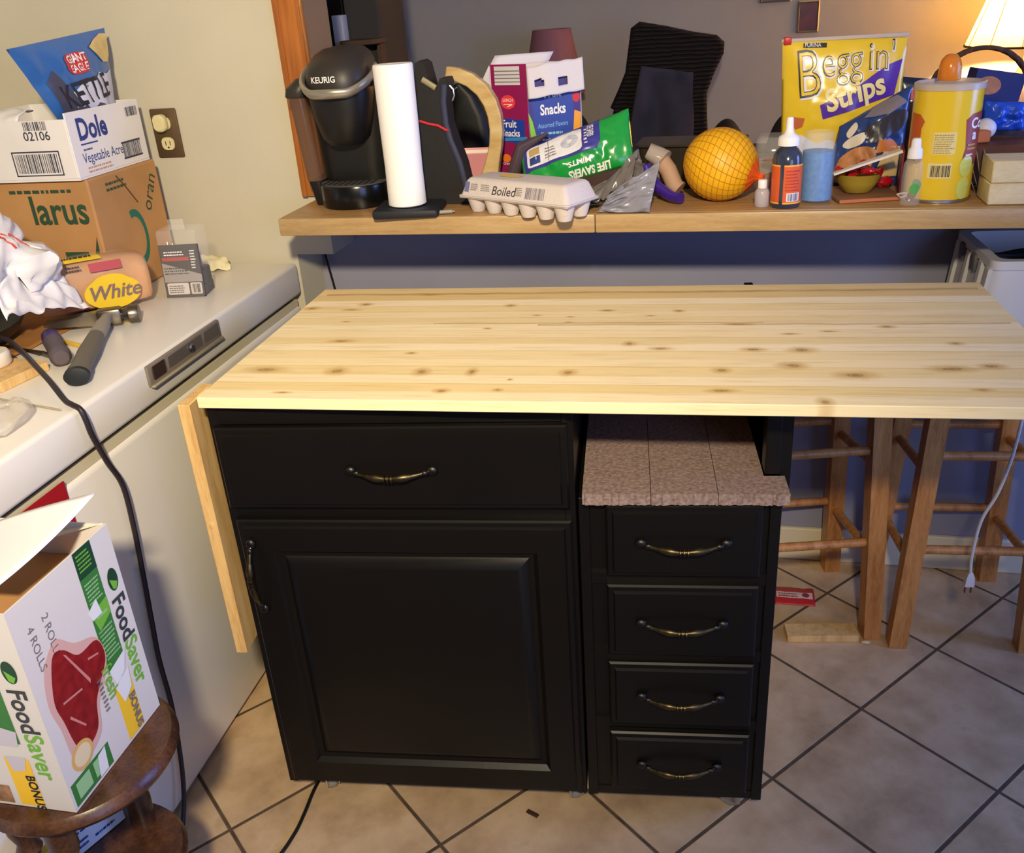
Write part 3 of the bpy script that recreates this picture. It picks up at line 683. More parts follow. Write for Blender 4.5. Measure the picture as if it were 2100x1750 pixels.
# ---- loaf of bread in a clear printed bag
BREAD = mat('bread crust', (206, 146, 78), 0.75, var=0.14, scale=14, bump=0.1)
t = thing('bread_loaf', 'bagged sliced loaf with a yellow oval label, on the freezer', 'bread', FRZ @ T(-0.313, -0.402, 0.8890, 0.72))
LD = 0.74
prof = [(-0.058, 0.0), (0.058, 0.0), (0.060, 0.05), (0.068, 0.075), (0.060, 0.102), (0.03, 0.114), (0, 0.110), (-0.03, 0.114), (-0.060, 0.102), (-0.068, 0.075), (-0.060, 0.05)]
b = MB(); rings = []
for k, s in ((0.055, 0.86), (0.07, 0.98), (0.10, 1), (0.14, 1.0), (0.18, 1), (0.235, 0.98), (0.25, 0.86)):
    rings.append([V((0.02 - 0.0 + k - 0.13, x * s * LD, 0.004 + z * s)) for x, z in prof])
b.loft(rings); b.build('loaf', BREAD, t, ang=50, sub=1)
FILM = mat('clear film', (250, 246, 240), 0.10, alpha=0.12)
b = MB(); rings = []
for k, s, dz in ((-0.085, 0.80, 0), (-0.075, 1.02, 0), (0.0, 1.07, 0), (0.10, 1.07, 0), (0.142, 0.95, 0), (0.150, 0.8, 0.01)):
    rings.append([V((k - 0.01, x * s * LD * (1 + 0.05 * noise.noise(V((k * 30, i * 1.3, 0)))), max(0.0012, 0.002 + z * s + dz))) for i, (x, z) in enumerate(prof)])
b.loft(rings, cap=True); b.build('bag_film', FILM, t, ang=60, sub=1)
Sd = lambda u, v: (V((u, -0.0655 - (0.006 if v > 0.045 else 0.0), v)), V((0, -1, 0)))
YEL = mat('yellow label', (230, 194, 44), 0.4)
def loafside(u, v):
    # side and shoulder of the loaf facing the camera
    if v < 0.075: return V((u + 0.018, -0.052 - 0.005 * v / 0.075, v))
    a = (v - 0.075) / 0.055; a = min(a, 1.4) * PI / 2
    return V((u + 0.018, -0.024 - 0.034 * math.cos(a), 0.078 + 0.044 * math.sin(a)))
Sd = fd(loafside)
E_ = plane((-0.151, 0.07, 0), (0, -1, 0), (0, 0, 1))
decal('yellow_label', YEL, t, [d_ell(0.035, 0.045, 0.058, 0.036), ], Sd, 0.002, cut=0.01)
decal('lettering', mat('brown lettering', (128, 104, 100), 0.5), t, [d_txt('White', 0.037, 0.046, 0.044, 0.95, bold=0.02, shear=0.3, al='CENTER')], Sd, 0.0032, cut=0.02)
decal('red_panel', mat('magenta red print', (170, 60, 74), 0.45), t, [d_rects([(0.0, 0.088, 0.065, 0.104)])], Sd, 0.0022, cut=0.01)
decal('yellow_band', YEL, t, [d_poly([(-0.06, 0.112), (0.03, 0.112), (0.02, 0.145), (-0.06, 0.145)])], Sd, 0.0024, cut=0.01)
decal('printed_text', INK, t, [d_lines(-0.055, 0.122, 0.015, 0.138, 1, 4), d_lines(-0.045, 0.094, -0.01, 0.106, 2, 5)], Sd, 0.0034, cut=0.02)

# ---- blister pack of drill bits, and a crumpled napkin
t = thing('drill_bit_pack', 'clear plastic blister pack with black and red card, standing on freezer', 'package', FRZ @ T(-0.141, -0.278, 0.8845, 0.14))
b = MB(); b.box(-0.046, -0.012, 0.0, 0.046, -0.0105, 0.118, 0); b.xf(T(0, 0, 0, 0, -0.10)); b.build('card', mat('black pack card', (40, 31, 29), 0.4), t)
CS = lambda u, v: ((T(0, 0, 0, 0, -0.10) @ V((u, -0.0122, v))), V((0, -1, 0)))
decal('red_stripe', mat('pack red', (170, 34, 32), 0.4), t, d_rects([(-0.042, 0.082, 0.02, 0.090)]), CS)
decal('lettering', INKW, t, [d_lines(-0.036, 0.094, 0.012, 0.106, 2, 14), d_lines(0.024, 0.064, 0.036, 0.108, 7, 15)], CS)
decal('grey_panel', mat('pack grey', (150, 142, 136), 0.4), t, d_poly([(-0.044, 0.034), (0.044, 0.034), (0.044, 0.05), (-0.044, 0.078)]), CS)
decal('data_panel', mat('pack pale panel', (206, 196, 190), 0.4), t, [d_rr(-0.040, 0.006, 0.010, 0.032, 0.003), d_rr(0.014, 0.006, 0.040, 0.032, 0.003)], CS)
decal('barcode', INK, t, [d_bars(0.018, 0.009, 0.037, 0.029, 8, 3), d_lines(-0.036, 0.010, 0.006, 0.029, 4, 6), d_lines(-0.04, 0.052, 0.02, 0.070, 3, 8)], CS, 0.0012)
b = MB(); b.box(-0.046, -0.018, 0.0, 0.046, 0.050, 0.152, 0.007, 2)
b.apply(lambda p: V((p.x, p.y + 0.10 * p.z * 1.0, p.z))); b.build('blister', FILM, t)
b = MB(); b.box(-0.018, -0.001, 0.148, 0.018, 0.0005, 0.172, 0.0004); b.xf(T(0, 0.015, 0)); b.build('hang_tab', FILM, t)
b = MB(); b.box(-0.043, 0.0, 0.002, 0.044, 0.048, 0.060, 0.003, 1); b.box(-0.043, -0.009, 0.002, 0.0448, 0.0485, 0.026, 0.002, 1); b.build('bit_case', mat('black bit case', (32, 32, 36), 0.4), t)
b = MB()
for k in range(7): b.lathe([(0.0022, 0.056), (0.0022, 0.115 - 0.004 * k), (0.0004, 0.12 - 0.004 * k)], 8, c=(-0.034 + 0.0115 * k, 0.024, 0)); 
b.build('drill_bits', STEEL, t)
b = MB(); b.grid(lambda u, v: V((0.10 * u - 0.02 * v, 0.085 * v, 0.004 + 0.040 * math.sin(PI * v) ** 0.7 * (1 - 0.6 * u) + 0.010 * noise.noise(V((u * 5, v * 5, 0))))), 22, 18)
tag(b.build('napkin', mat('cream napkin', (232, 222, 178), 0.8), M=FRZ @ T(-0.235, -0.105, 0.8850, 0.35), solid=0.002, fixn=False), 'crumpled cream napkin at the far end of the freezer lid', 'napkin')

# ---- tools
GRIP = mat('grey rubber grip', (104, 98, 84), 0.62, bump=0.1, bscale=80); GRIPL = mat('pale grey rubber', (150, 142, 126), 0.6); RUB = mat('black rubber', (26, 30, 32), 0.6)
HSTEEL = mat('worn dark steel', (120, 112, 100), 0.34, metal=1.0)
def at(d, n, z): return V((-n, -d, z))
t = thing('claw_hammer', 'claw hammer with grey rubber grip lying on the freezer', 'hammer', FRZ)
h0, h1 = at(0.797, 0.062, 0.9025), at(0.483, 0.208, 0.9045)
ax = (h1 - h0).normalized()
b = MB(); L = (h1 - h0).length
def hp(k): return h0 + ax * (L * k) + V((0, 0, 0.004 * math.sin(PI * k)))
sd = V((ax.y, -ax.x, 0))
def hring(k, w, h): return [hp(k) + sd * (w * math.cos(a)) + V((0, 0, h * math.sin(a))) for a in [2 * PI * i / 18 for i in range(18)]]
b.loft([hring(k, w, h) for k, w, h in ((0.0, 0.021, 0.0155), (0.05, 0.021, 0.0155), (0.12, 0.0175, 0.015), (0.30, 0.019, 0.0155), (0.48, 0.0165, 0.0145), (0.58, 0.0155, 0.014))]); b.build('grip', GRIP, t)
b = MB(); b.loft([hring(k, w, h) for k, w, h in ((-0.035, 0.018, 0.013), (-0.03, 0.022, 0.0165), (0.0, 0.0222, 0.0166), (0.004, 0.018, 0.013))]); b.build('butt_cap', RUB, t)
b = MB(); b.loft([hring(k, w, h) for k, w, h in ((0.56, 0.0150, 0.0135), (0.60, 0.0155, 0.0138), (0.80, 0.0150, 0.0135), (0.86, 0.012, 0.012), (0.98, 0.011, 0.012))]); b.build('shaft', GRIPL, t)
c = hp(0.985); c.z = 0.9050
b = MB(); M = Matrix.Translation(c) @ Matrix(((sd.x, ax.x, 0, 0), (sd.y, ax.y, 0, 0), (0, 0, 1, 0), (0, 0, 0, 1)))
M = M @ Matrix.Scale(1.22, 4); b.lathe([(0.0010, 0.052), (0.0145, 0.052), (0.0160, 0.050), (0.0160, 0.036), (0.0115, 0.031), (0.0105, 0.020)], 20, M=M @ Matrix.Rotation(PI / 2, 4, 'Y'))
b.box(-0.016, -0.013, -0.014, 0.024, 0.013, 0.014, 0.004, 2, M=M)
for s in (-1, 1):
    b.loft([[M @ V((x, s * (0.004 + 0.005 * q) + dy + 0.012 * q * q * 0, z + 0.0)) for dy, z in ((-w, -hh), (w, -hh), (w, hh), (-w, hh))] for x, w, hh, q in ((-0.014, 0.0055, 0.011, 0), (-0.045, 0.0055, 0.008, 0.6), (-0.075, 0.005, 0.005, 1.2), (-0.100, 0.0035, 0.002, 1.6))])
b.build('head', HSTEEL, t)
t = thing('pry_tool', 'tool with purple and grey handle lying left of the hammer', 'tool', FRZ)
p0, p1 = at(0.718, 0.152, 0.9035), at(0.590, 0.272, 0.9035); ax = (p1 - p0).normalized(); sd = V((ax.y, -ax.x, 0)); L = (p1 - p0).length
def pring(k, w, h): return [p0 + ax * L * k + sd * (w * math.cos(a)) + V((0, 0, h * math.sin(a))) for a in [2 * PI * i / 16 for i in range(16)]]
b = MB(); b.loft([pring(k, w, w * 0.92) for k, w in ((-0.02, 0.014), (0.02, 0.0195), (0.12, 0.0200), (0.16, 0.0185), (0.4, 0.0178), (0.62, 0.0182))]); b.build('grip', mat('purple grey rubber', (92, 80, 86), 0.6, bump=0.08, bscale=60), t)
b = MB(); b.loft([pring(k, w, w * 0.92) for k, w in ((0.62, 0.0184), (0.66, 0.0188), (0.9, 0.0165), (0.98, 0.011))]); b.build('ferrule', mat('purple plastic', (66, 48, 118), 0.4), t)
b = MB(); b.beam(p1 - ax * 0.005, p1 + ax * 0.060 + V((0, 0, -0.013)), 0.012, 0.005, 0.007, 0.003, side=sd); b.build('blade', HSTEEL, t)
b = MB(); b.beam(at(0.660, 0.240, 0.8885), at(0.690, 0.178, 0.8885), 0.006, 0.008, 0.008, 0.006); b.beam(at(0.660, 0.240, 0.8885), at(0.635, 0.308, 0.887), 0.013, 0.005, 0.005, 0.003)
tag(b.build('chisel', HSTEEL, M=FRZ), 'small dark steel chisel lying under the purple handled tool', 'tool')
b = MB(); b.box(0, 0, 0, 0.115, 0.11, 0.018, 0.001, 1); tag(b.build('wood_offcut', RAWP, M=FRZ @ T(-0.30, -0.825, 0.8845, -0.15)), 'orange pine offcut on the freezer under the black cord end', 'offcut')
b = MB(); b.box(0, 0, 0, 0.10, 0.008, 0.007, 0.001, 1); tag(b.build('yellow_pencil', mat('yellow pencil paint', (226, 190, 74), 0.45), M=FRZ @ T(-0.165, -0.62, 0.8846, 2.75)), 'yellow wooden strip between the two tool handles', 'strip')
b = MB(); b.lathe([(0.012, 0), (0.030, 0), (0.033, 0.004), (0.033, 0.022), (0.030, 0.026), (0.012, 0.026)], 28); tag(b.build('tape_roll', mat('white tape', (226, 216, 196), 0.6), M=FRZ @ T(-0.262, -0.762, 0.9035)), 'white roll of tape sitting on the pine offcut', 'tape')
t = thing('paint_tube', 'white and red tube at the left edge behind the tape roll', 'tube', FRZ @ T(-0.425, -0.592, 0.8875))
b = MB(); b.lathe([(0.002, 0), (0.016, 0.0), (0.017, 0.004), (0.017, 0.085), (0.012, 0.095), (0.002, 0.096)], 20); b.build('bottle', WHITE, t)
b = MB(); b.lathe([(0.0174, 0.03), (0.0174, 0.05)], 20, cap=False); b.lathe([(0.0174, 0.066), (0.0174, 0.078)], 20, cap=False); b.build('red_band', mat('tube red', (190, 50, 46), 0.5), t)
# black extension cord over the front edge, thin grey wire, plastic bag at the frame edge
pts = [at(0.80, 0.42, 0.90), at(0.735, 0.33, 0.935), at(0.702, 0.283, 0.935), at(0.735, 0.22, 0.925), at(0.79, 0.15, 0.918), at(0.84, 0.085, 0.908), at(0.883, 0.030, 0.894), at(0.897, 0.006, 0.8915), at(0.903, -0.012, 0.886), at(0.904, -0.018, 0.866), at(0.900, -0.018, 0.836),
       at(0.878, -0.014, 0.775), at(0.856, -0.014, 0.715), at(0.858, -0.014, 0.63), at(0.868, -0.014, 0.535), at(0.884, -0.016, 0.43), at(0.895, -0.018, 0.355), at(0.90, -0.02, 0.24), at(0.925, -0.022, 0.10), at(0.96, -0.025, 0.02), at(1.0, -0.03, 0.006), at(1.15, -0.035, 0.006), at(1.35, -0.035, 0.006)]
def smooth_path(P, n=6):
    out = []; P = [V(p) for p in P]
    for i in range(len(P) - 1):
        a, b_, c, d = P[max(i - 1, 0)], P[i], P[i + 1], P[min(i + 2, len(P) - 1)]
        for k in range(n):
            t_ = k / n; out.append(0.5 * ((2 * b_) + (c - a) * t_ + (2 * a - 5 * b_ + 4 * c - d) * t_ ** 2 + (3 * b_ - a - 3 * c + d) * t_ ** 3))
    out.append(P[-1]); return out
t = thing('extension_cord', 'black cord draped over the freezer lid and hanging down its front', 'cord', FRZ)
b = MB(); b.tube(smooth_path(pts), 0.0048, 10); b.build('cable', mat('dark purple black cord', (40, 32, 38), 0.45), t)
b = MB(); b.tube([at(0.735, 0.33, 0.935), at(0.712, 0.30, 0.936), at(0.702, 0.283, 0.935)], 0.009, 12); b.build('plug_end', RUB, t)
b = MB(); b.tube(smooth_path([at(0.85, 0.30, 0.887), at(0.865, 0.20, 0.887), at(0.89, 0.10, 0.887), at(0.91, 0.02, 0.887)]), 0.0018, 6); tag(b.build('thin_wire', mat('grey wire', (170, 160, 140), 0.5), M=FRZ), 'thin pale grey wire lying on the freezer lid beside the cord', 'wire')
b = MB(); b.ell((0, 0, 0.016), 0.05, 0.075, 0.018, 30, 16); b.apply(lambda p: p + V((0, 0, 0.012)) * noise.noise(p * 40) if p.z > 0.01 else p)
tag(b.build('clear_wrapper', mat('clear crinkled plastic', (226, 216, 196), 0.15, alpha=0.45), M=FRZ @ T(-0.085, -0.985, 0.8845), ang=30), 'crinkled clear plastic wrapper at the near edge of the freezer', 'wrapper')

# ================================================================== OUTLET ON THE BACK WALL
t = thing('wall_outlet', 'brown duplex outlet plate with a cream plug, on the back wall', 'outlet', ROOM @ T(-0.393, 0.26, 1.206))
b = MB(); b.box(-0.036, -0.007, -0.058, 0.036, 0.0, 0.058, 0.004, 2); b.build('cover_plate', mat('bronze plate', (112, 92, 68), 0.35, metal=0.5), t)
IV = mat('ivory plastic', (222, 210, 160), 0.4)
b = MB()
for z in (-0.024, 0.024): b.prism(rrect(0.034, 0.030, 0.012, 5), 0.007, 0.0095, M=T(0, 0, z) @ Matrix.Rotation(PI / 2, 4, 'X'))
b.build('receptacle', IV, t)
b = MB()
for x in (-0.006, 0.006): b.box(x - 0.001, -0.0099, -0.028, x + 0.001, -0.0093, -0.018)
b.lathe([(0.0002, 0), (0.0025, 0), (0.0025, 0.0006)], 10, M=T(0, -0.0093, -0.033) @ Matrix.Rotation(PI / 2, 4, 'X')); b.build('slots', BLACKM, t)
b = MB(); b.prism(rrect(0.032, 0.040, 0.013, 5), 0.0097, 0.032, M=T(-0.002, 0, 0.026) @ Matrix.Rotation(PI / 2, 4, 'X'), bev=0.004)
b.build('night_light_plug', IV, t)

# ================================================================== PLANT STAND WITH THE BIG WHITE CARTON
DW = plank('dark turned walnut', (48, 29, 18), (76, 47, 29), (100, 65, 40), (6, 6, 6), 5, 0.32)
sc = (-0.080, -0.390)
t = thing('plant_stand', 'round dark wood plant stand holding the large white steak carton', 'stand', T(sc[0], sc[1], 0))
b = MB(); b.lathe([(0.02, 0.520), (0.112, 0.520), (0.127, 0.526), (0.133, 0.535), (0.131, 0.543), (0.125, 0.5495), (0.02, 0.5495)], 56); b.build('top', DW, t)
b = MB(); b.lathe([(0.02, 0.262), (0.112, 0.262), (0.119, 0.268), (0.121, 0.278), (0.115, 0.2895), (0.02, 0.2895)], 56, c=(-0.045, 0.028, 0)); b.build('lower_shelf', DW, t)
lp = [(0.010, 0), (0.015, 0.006), (0.017, 0.03), (0.012, 0.045), (0.014, 0.07), (0.020, 0.10), (0.020, 0.135), (0.013, 0.15), (0.018, 0.165), (0.011, 0.18), (0.013, 0.23), (0.019, 0.30), (0.021, 0.34), (0.014, 0.38), (0.011, 0.40), (0.018, 0.415), (0.012, 0.43), (0.019, 0.455), (0.019, 0.52)]
for a in (1.60, 3.9, 4.95):
    b = MB(); b.lathe(lp, 20, c=(0.085 * math.cos(a) - 0.018, 0.095 * math.sin(a) + 0.01, 0)); b.build('leg', DW, t)
FG = mat('carton green', (56, 120, 56), 0.5); FGL = mat('carton leaf green', (112, 176, 62), 0.5); FGD = mat('carton dark green', (28, 66, 46), 0.5); FY = mat('carton yellow', (240, 194, 50), 0.5)
TXT = mat('carton grey black', (58, 62, 66), 0.5); PALE = mat('carton pale photo', (214, 208, 206), 0.55); LAV = mat('pale lilac print', (196, 192, 208), 0.5)
bw, bd, bh = 0.197, 0.165, 0.310
t = thing('food_bag_carton', 'large open white carton with a raw steak picture, on the plant stand', 'carton', T(-0.0195, -0.496, 0.5505, -0.087))
th = 0.0025; b = MB()
b.box(-bd, 0, 0, 0, bw, th); b.box(-th, 0, th, 0, bw, bh); b.box(-bd, 0, th, -bd + th, bw, bh); b.box(-bd + th, 0, th, -th, th, bh); b.box(-bd + th, bw - th, th, -th, bw, bh)
b.build('carton', mat('white coated board', (214, 210, 208), 0.42), t, ang=30)
b = MB(); b.box(-bd + 0.004, 0.004, 0.02, -0.004, bw - 0.004, bh - 0.05); b.build('roll_liner', KRAFT, t)
b = MB(); b.grid(lambda u, v: V((-0.005 - 0.10 * v, bw - 0.001 - 0.03 * u * v, bh + 0.0 + 0.0 * u - 0.02 * v)), 6, 6); b.build('flap', mat('cream board inside', (236, 224, 190), 0.6), t, solid=0.0015, fixn=False)
F = lambda u, v: (V((0, u * bw, (1 - v) * bh)), V((1, 0, 0)))
G = plane((0, 0, bh), (-1, 0, 0), (0, 0, -1)); G = lambda u, v: (V((-u, 0, bh - v)), V((0, -1, 0)))
decal('photo_panel', PALE, t, d_rects([(0.0, 0.02, 0.78, 0.985)]), F, 0.0003)
decal('green_band', FG, t, [d_rects([(0.62, 0.0, 0.80, 0.60)]), d_poly([(0.02, 0.87), (0.42, 0.87), (0.42, 0.985), (0.02, 0.985)])], F, 0.0006)
decal('dark_green_band', FGD, t, d_rects([(0.62, 0.0, 0.80, 0.13)]), F, 0.0009)
decal('light_green_text', FGL, t, [d_lines(0.64, 0.02, 0.79, 0.11, 5, 2)], F, 0.0012)
decal('pale_text', mat('pale green print', (150, 196, 140), 0.5), t, [d_lines(0.64, 0.16, 0.79, 0.27, 6, 3), d_lines(0.64, 0.40, 0.79, 0.56, 8, 4), d_rects([(0.06, 0.885, 0.20, 0.965), (0.24, 0.885, 0.30, 0.965)]), d_lines(0.66, 0.33, 0.78, 0.36, 1, 4)], F, 0.0012)
decal('leaf_flash', FGL, t, [d_poly([(0.62, 0.30), (0.80, 0.28), (0.80, 0.36), (0.66, 0.40)])], F, 0.001)
decal('yellow_band', FY, t, d_rects([(0.62, 0.70, 0.80, 0.985)]), F, 0.0006)
FILMW = mat('white film print', (226, 226, 230), 0.4)
for P in ([(0.60, 0.28), (0.70, 0.25), (0.72, 0.33), (0.62, 0.33)], [(0.62, 0.60), (0.82, 0.57), (0.76, 0.66), (0.66, 0.69)], [(0.63, 0.69), (0.80, 0.66), (0.78, 0.76), (0.68, 0.80)], [(0.30, 0.88), (0.38, 0.87), (0.36, 0.98), (0.27, 0.98)]):
    decal('film_tab', FILMW, t, d_poly(P), F, 0.0014)
def spoly(P, n=5):
    out = []; m = len(P); P = [V((x, y)) for x, y in P]
    for i in range(m):
        a, b_, c, d = P[i - 1], P[i], P[(i + 1) % m], P[(i + 2) % m]
        for k in range(n):
            q = k / n; p = 0.5 * ((2 * b_) + (c - a) * q + (2 * a - 5 * b_ + 4 * c - d) * q * q + (3 * b_ - a - 3 * c + d) * q ** 3); out.append((p.x, p.y))
    return d_poly(out)
# raw steak with fat rim and a marrow bone end
def blob(cx, cy, rx, ry, n=40, k=0.12, sd_=0.0, a0=0.0):
    return d_poly([(cx + rx * math.cos(a) * (1 + k * noise.noise(V((math.cos(a) * 1.4 + sd_, math.sin(a) * 1.4, sd_)))), cy + ry * math.sin(a) * (1 + k * noise.noise(V((math.cos(a) * 1.4 + sd_, math.sin(a) * 1.4 + 4, sd_))))) for a in [2 * PI * i / n + a0 for i in range(n)]])
decal('steak_fat', mat('steak fat', (212, 168, 160), 0.5), t, [spoly([(0.22, 0.27), (0.30, 0.26), (0.42, 0.34), (0.60, 0.40), (0.64, 0.52), (0.55, 0.62), (0.46, 0.68), (0.40, 0.80), (0.24, 0.84), (0.12, 0.78), (0.10, 0.62), (0.07, 0.48), (0.12, 0.34)])], F, 0.0008)
decal('steak_meat', mat('raw steak red', (150, 34, 36), 0.4, var=0.25, scale=70, c2=(118, 22, 26)), t, [spoly([(0.21, 0.315), (0.31, 0.32), (0.42, 0.40), (0.60, 0.415), (0.63, 0.52), (0.52, 0.60), (0.44, 0.66), (0.38, 0.77), (0.24, 0.80), (0.17, 0.74), (0.14, 0.60), (0.12, 0.48)])], F, 0.001)
b = [d_poly([(0.30, 0.34), (0.32, 0.35), (0.45, 0.54), (0.44, 0.56)]), d_poly([(0.18, 0.52), (0.36, 0.54), (0.36, 0.55), (0.18, 0.53)]), d_poly([(0.20, 0.60), (0.30, 0.70), (0.29, 0.705), (0.19, 0.61)]), d_poly([(0.48, 0.45), (0.58, 0.47), (0.58, 0.478), (0.48, 0.46)])]
decal('steak_marbling', mat('steak marbling', (202, 130, 124), 0.5), t, b, F, 0.0012)
decal('bread_slice', mat('toast rim', (214, 170, 96), 0.6), t, d_ell(0.19, 0.80, 0.105, 0.065), F, 0.0013)
decal('bread_crumb', mat('toast crumb', (224, 204, 166), 0.7), t, d_ell(0.19, 0.80, 0.08, 0.048), F, 0.0016)
def vt(s, u, v, size, bold=0.0, sx=1.0):       # lettering that reads downwards on a face given in metres
    return d_txt(s, u, v, size, sx, rot=PI / 2, bold=bold)
def Fm(u, v): return V((0, u, bh - v)), V((1, 0, 0))
def flipped(bm):
    return bm
def down(s, u, v, size, bold=0.0, sx=1.0, shear=0.0):
    """text on a face whose v axis points down: glyph x runs along +v, glyph y along +u"""
    b_ = d_txt(s, 0, 0, size, sx, bold=bold, shear=shear)
    for q in b_.verts: q.co = (u + q.co.y, v + q.co.x, 0)
    return b_
decal('brand_lettering', TXT, t, [down('Food', 0.176, 0.100, 0.036, 0.025, 0.95)], Fm, 0.0008)
decal('brand_lettering', FGL, t, [down('Saver', 0.176, 0.171, 0.036, 0.02, 0.95)], Fm, 0.0008)
decal('leaf_logo', FGD, t, [d_ell(0.178, 0.075, 0.010, 0.017)], Fm, 0.0008)
decal('leaf_logo_tip', FGL, t, [d_poly([(0.171, 0.072), (0.185, 0.082), (0.180, 0.091), (0.174, 0.088)])], Fm, 0.0011)
decal('small_print', INKG, t, [down('2 ROLLS', 0.052, 0.038, 0.016, 0, 1.1), down('4 ROLLS', 0.026, 0.038, 0.016, 0, 1.1)], Fm, 0.0008)
decal('slogan', FGL, t, [down('fresh', 0.118, 0.172, 0.03, 0.01, 0.85)], Fm, 0.0018)
decal('slogan', INKG, t, [d_lines(0.096, 0.180, 0.106, 0.235, 8, 3), down('BONUS', 0.148, 0.243, 0.018, 0.03)], Fm, 0.0018)
# left-hand face repeats the design
decal('brand_lettering', TXT, t, [down('Food', -0.024 + 0.05 - 0.05, 0.11, 0.036, 0.025, 0.95)], lambda u, v: G(-u, v), 0.0008)
decal('brand_lettering', FGL, t, [down('Saver', -0.024, 0.181, 0.036, 0.02, 0.95)], lambda u, v: G(-u, v), 0.0008)
decal('leaf_logo', FGD, t, [d_ell(0.022, 0.085, 0.010, 0.017)], G, 0.0008)
decal('leaf_logo_tip', FGL, t, [d_poly([(0.029, 0.082), (0.015, 0.092), (0.020, 0.101), (0.026, 0.098)])], G, 0.0011)
decal('yellow_band', FY, t, d_rects([(0.043, 0.225, 0.078, 0.306)]), G, 0.0006)
decal('green_band', FG, t, [d_rects([(0.045, 0.08, 0.085, 0.20)]), d_rects([(0.10, 0.10, 0.163, 0.27)])], G, 0.0006)
decal('film_tab', LAV, t, d_poly([(0.045, 0.18), (0.085, 0.17), (0.078, 0.205), (0.05, 0.205)]), G, 0.001)
decal('film_tab', LAV, t, d_poly([(0.046, 0.222), (0.076, 0.222), (0.070, 0.248), (0.052, 0.244)]), G, 0.001)
decal('food_picture', mat('cracker photo', (150, 112, 80), 0.6, var=0.3, scale=60), t, d_rects([(0.088, 0.275, 0.13, 0.305)]), G, 0.001)
decal('small_print', INK, t, [down('BONUS', -0.050, 0.252, 0.018, 0.03)], lambda u, v: G(-u, v), 0.0012)
# sheet of paper lying across the carton's mouth
def sheet(u, v): return V((-0.17 + 0.145 * v + 0.028 * u * v, 0.032 + 0.160 * u - (0.02 + 0.075 * u) * (1 - v), 0.012 + 0.030 * u * v + 0.02 * (u - 0.4) ** 2 + 0.006 * math.sin(v * 3)))
b = MB(); b.grid(lambda u, v: sheet(u, v), 20, 14)
t = thing('paper_sheet', 'white sheet of paper lying across the open white carton', 'paper', T(-0.0195, -0.496, 0.5505 + bh, -0.087))
b.build('sheet', mat('white paper', (220, 218, 218), 0.6), t, solid=0.0006, fixn=False)
decal('printed_text', INKG, t, [d_lines(0.30, 0.25, 0.75, 0.45, 3, 3)], fd(sheet), 0.001, cut=0.08)
# carton on the lower shelf and a yellow box behind it
t = thing('small_carton', 'white and yellow carton on the lower shelf of the plant stand', 'carton', T(-0.193, -0.405, 0.2905, -0.455))
b = MB(); b.box(-0.055, 0, 0, 0, 0.137, 0.066, 0.001, 1); b.build('carton', CARD, t, ang=30)
Fs = plane((0, 0, 0), (0, 1, 0), (0, 0, 1))
decal('yellow_band', FY, t, d_rects([(0.0, 0.052, 0.137, 0.066)]), Fs, 0.0006)
decal('yellow_side', FY, t, d_rects([(-0.05, 0.0, -0.002, 0.066)]), plane((0, 0, 0), (1, 0, 0), (0, 0, 1)), 0.0006)
decal('printed_text', INKB, t, [d_lines(0.03, 0.040, 0.12, 0.048, 1, 9), d_lines(0.05, 0.012, 0.075, 0.032, 2, 7), d_lines(0.085, 0.012, 0.13, 0.022, 1, 2)], Fs)
# ================================================================== THINGS ON THE BAR
# ---- pod coffee maker
t = thing('coffee_maker', 'black single-cup coffee maker with a silver lift handle, at the left end of the bar', 'coffee maker', bar(0.130, 0.078, 0.0005, 0.05))
SOFT = mat('soft black plastic', (48, 43, 38), 0.45); SILV = mat('satin silver plastic', (176, 170, 156), 0.32, metal=0.7)
def rr3(w, d, r, z, cx=0, cy=0, n=6): return [V((x, y, z)) for x, y in rrect(w, d, r, n, cx, cy)]
b = MB(); b.loft([rr3(0.158, 0.17, 0.05, 0.0, 0.004, 0.155), rr3(0.160, 0.175, 0.05, 0.02, 0.004, 0.155), rr3(0.172, 0.18, 0.05, 0.12, 0.004, 0.155), rr3(0.184, 0.19, 0.05, 0.235, 0.004, 0.15), rr3(0.184, 0.19, 0.05, 0.262, 0.004, 0.15)]); b.build('body', BLACKPL, t)
def dt(s, z): return [V((x * s + 0.004, 0.072 + (y * s if y < 0 else y * 0.3), z)) for x, y in circ(0.081, 40, 0, 0, 0.078)]
b = MB(); b.loft([dt(0.97, 0.0), dt(0.99, 0.006), dt(1.0, 0.046), dt(0.98, 0.050)]); dr = b.build('drip_tray', mat('gloss black plastic', (14, 13, 13), 0.22), t)
b = MB(); b.loft([dt(0.95, 0.0502), dt(0.95, 0.0518)]); b.build('drip_grate', mat('grey drip grate', (88, 84, 78), 0.5), dr)
b = MB()
for k in range(-4, 5): b.box(k * 0.014 - 0.004, 0.012 + abs(k) * 0.003, 0.0519, k * 0.014 + 0.003, 0.085, 0.0524)
b.build('grate_slots', mat('grate slot', (30, 28, 27), 0.8), dr)
b = MB(); b.loft([rr3(0.075, 0.085, 0.035, 0.135, 0.004, 0.06), rr3(0.105, 0.115, 0.05, 0.150, 0.004, 0.062), rr3(0.132, 0.140, 0.06, 0.195, 0.004, 0.066), rr3(0.146, 0.152, 0.065, 0.243, 0.004, 0.068), rr3(0.146, 0.152, 0.065, 0.252, 0.004, 0.068)]); b.build('brew_head', BLACKPL, t)
hx = lambda a: V((0.004 + 0.080 * math.sin(a), 0.060 - 0.088 * math.cos(a), 0.247 + 0.050 * max(0, (abs(a) - 0.5) / 1.35) ** 1.3))
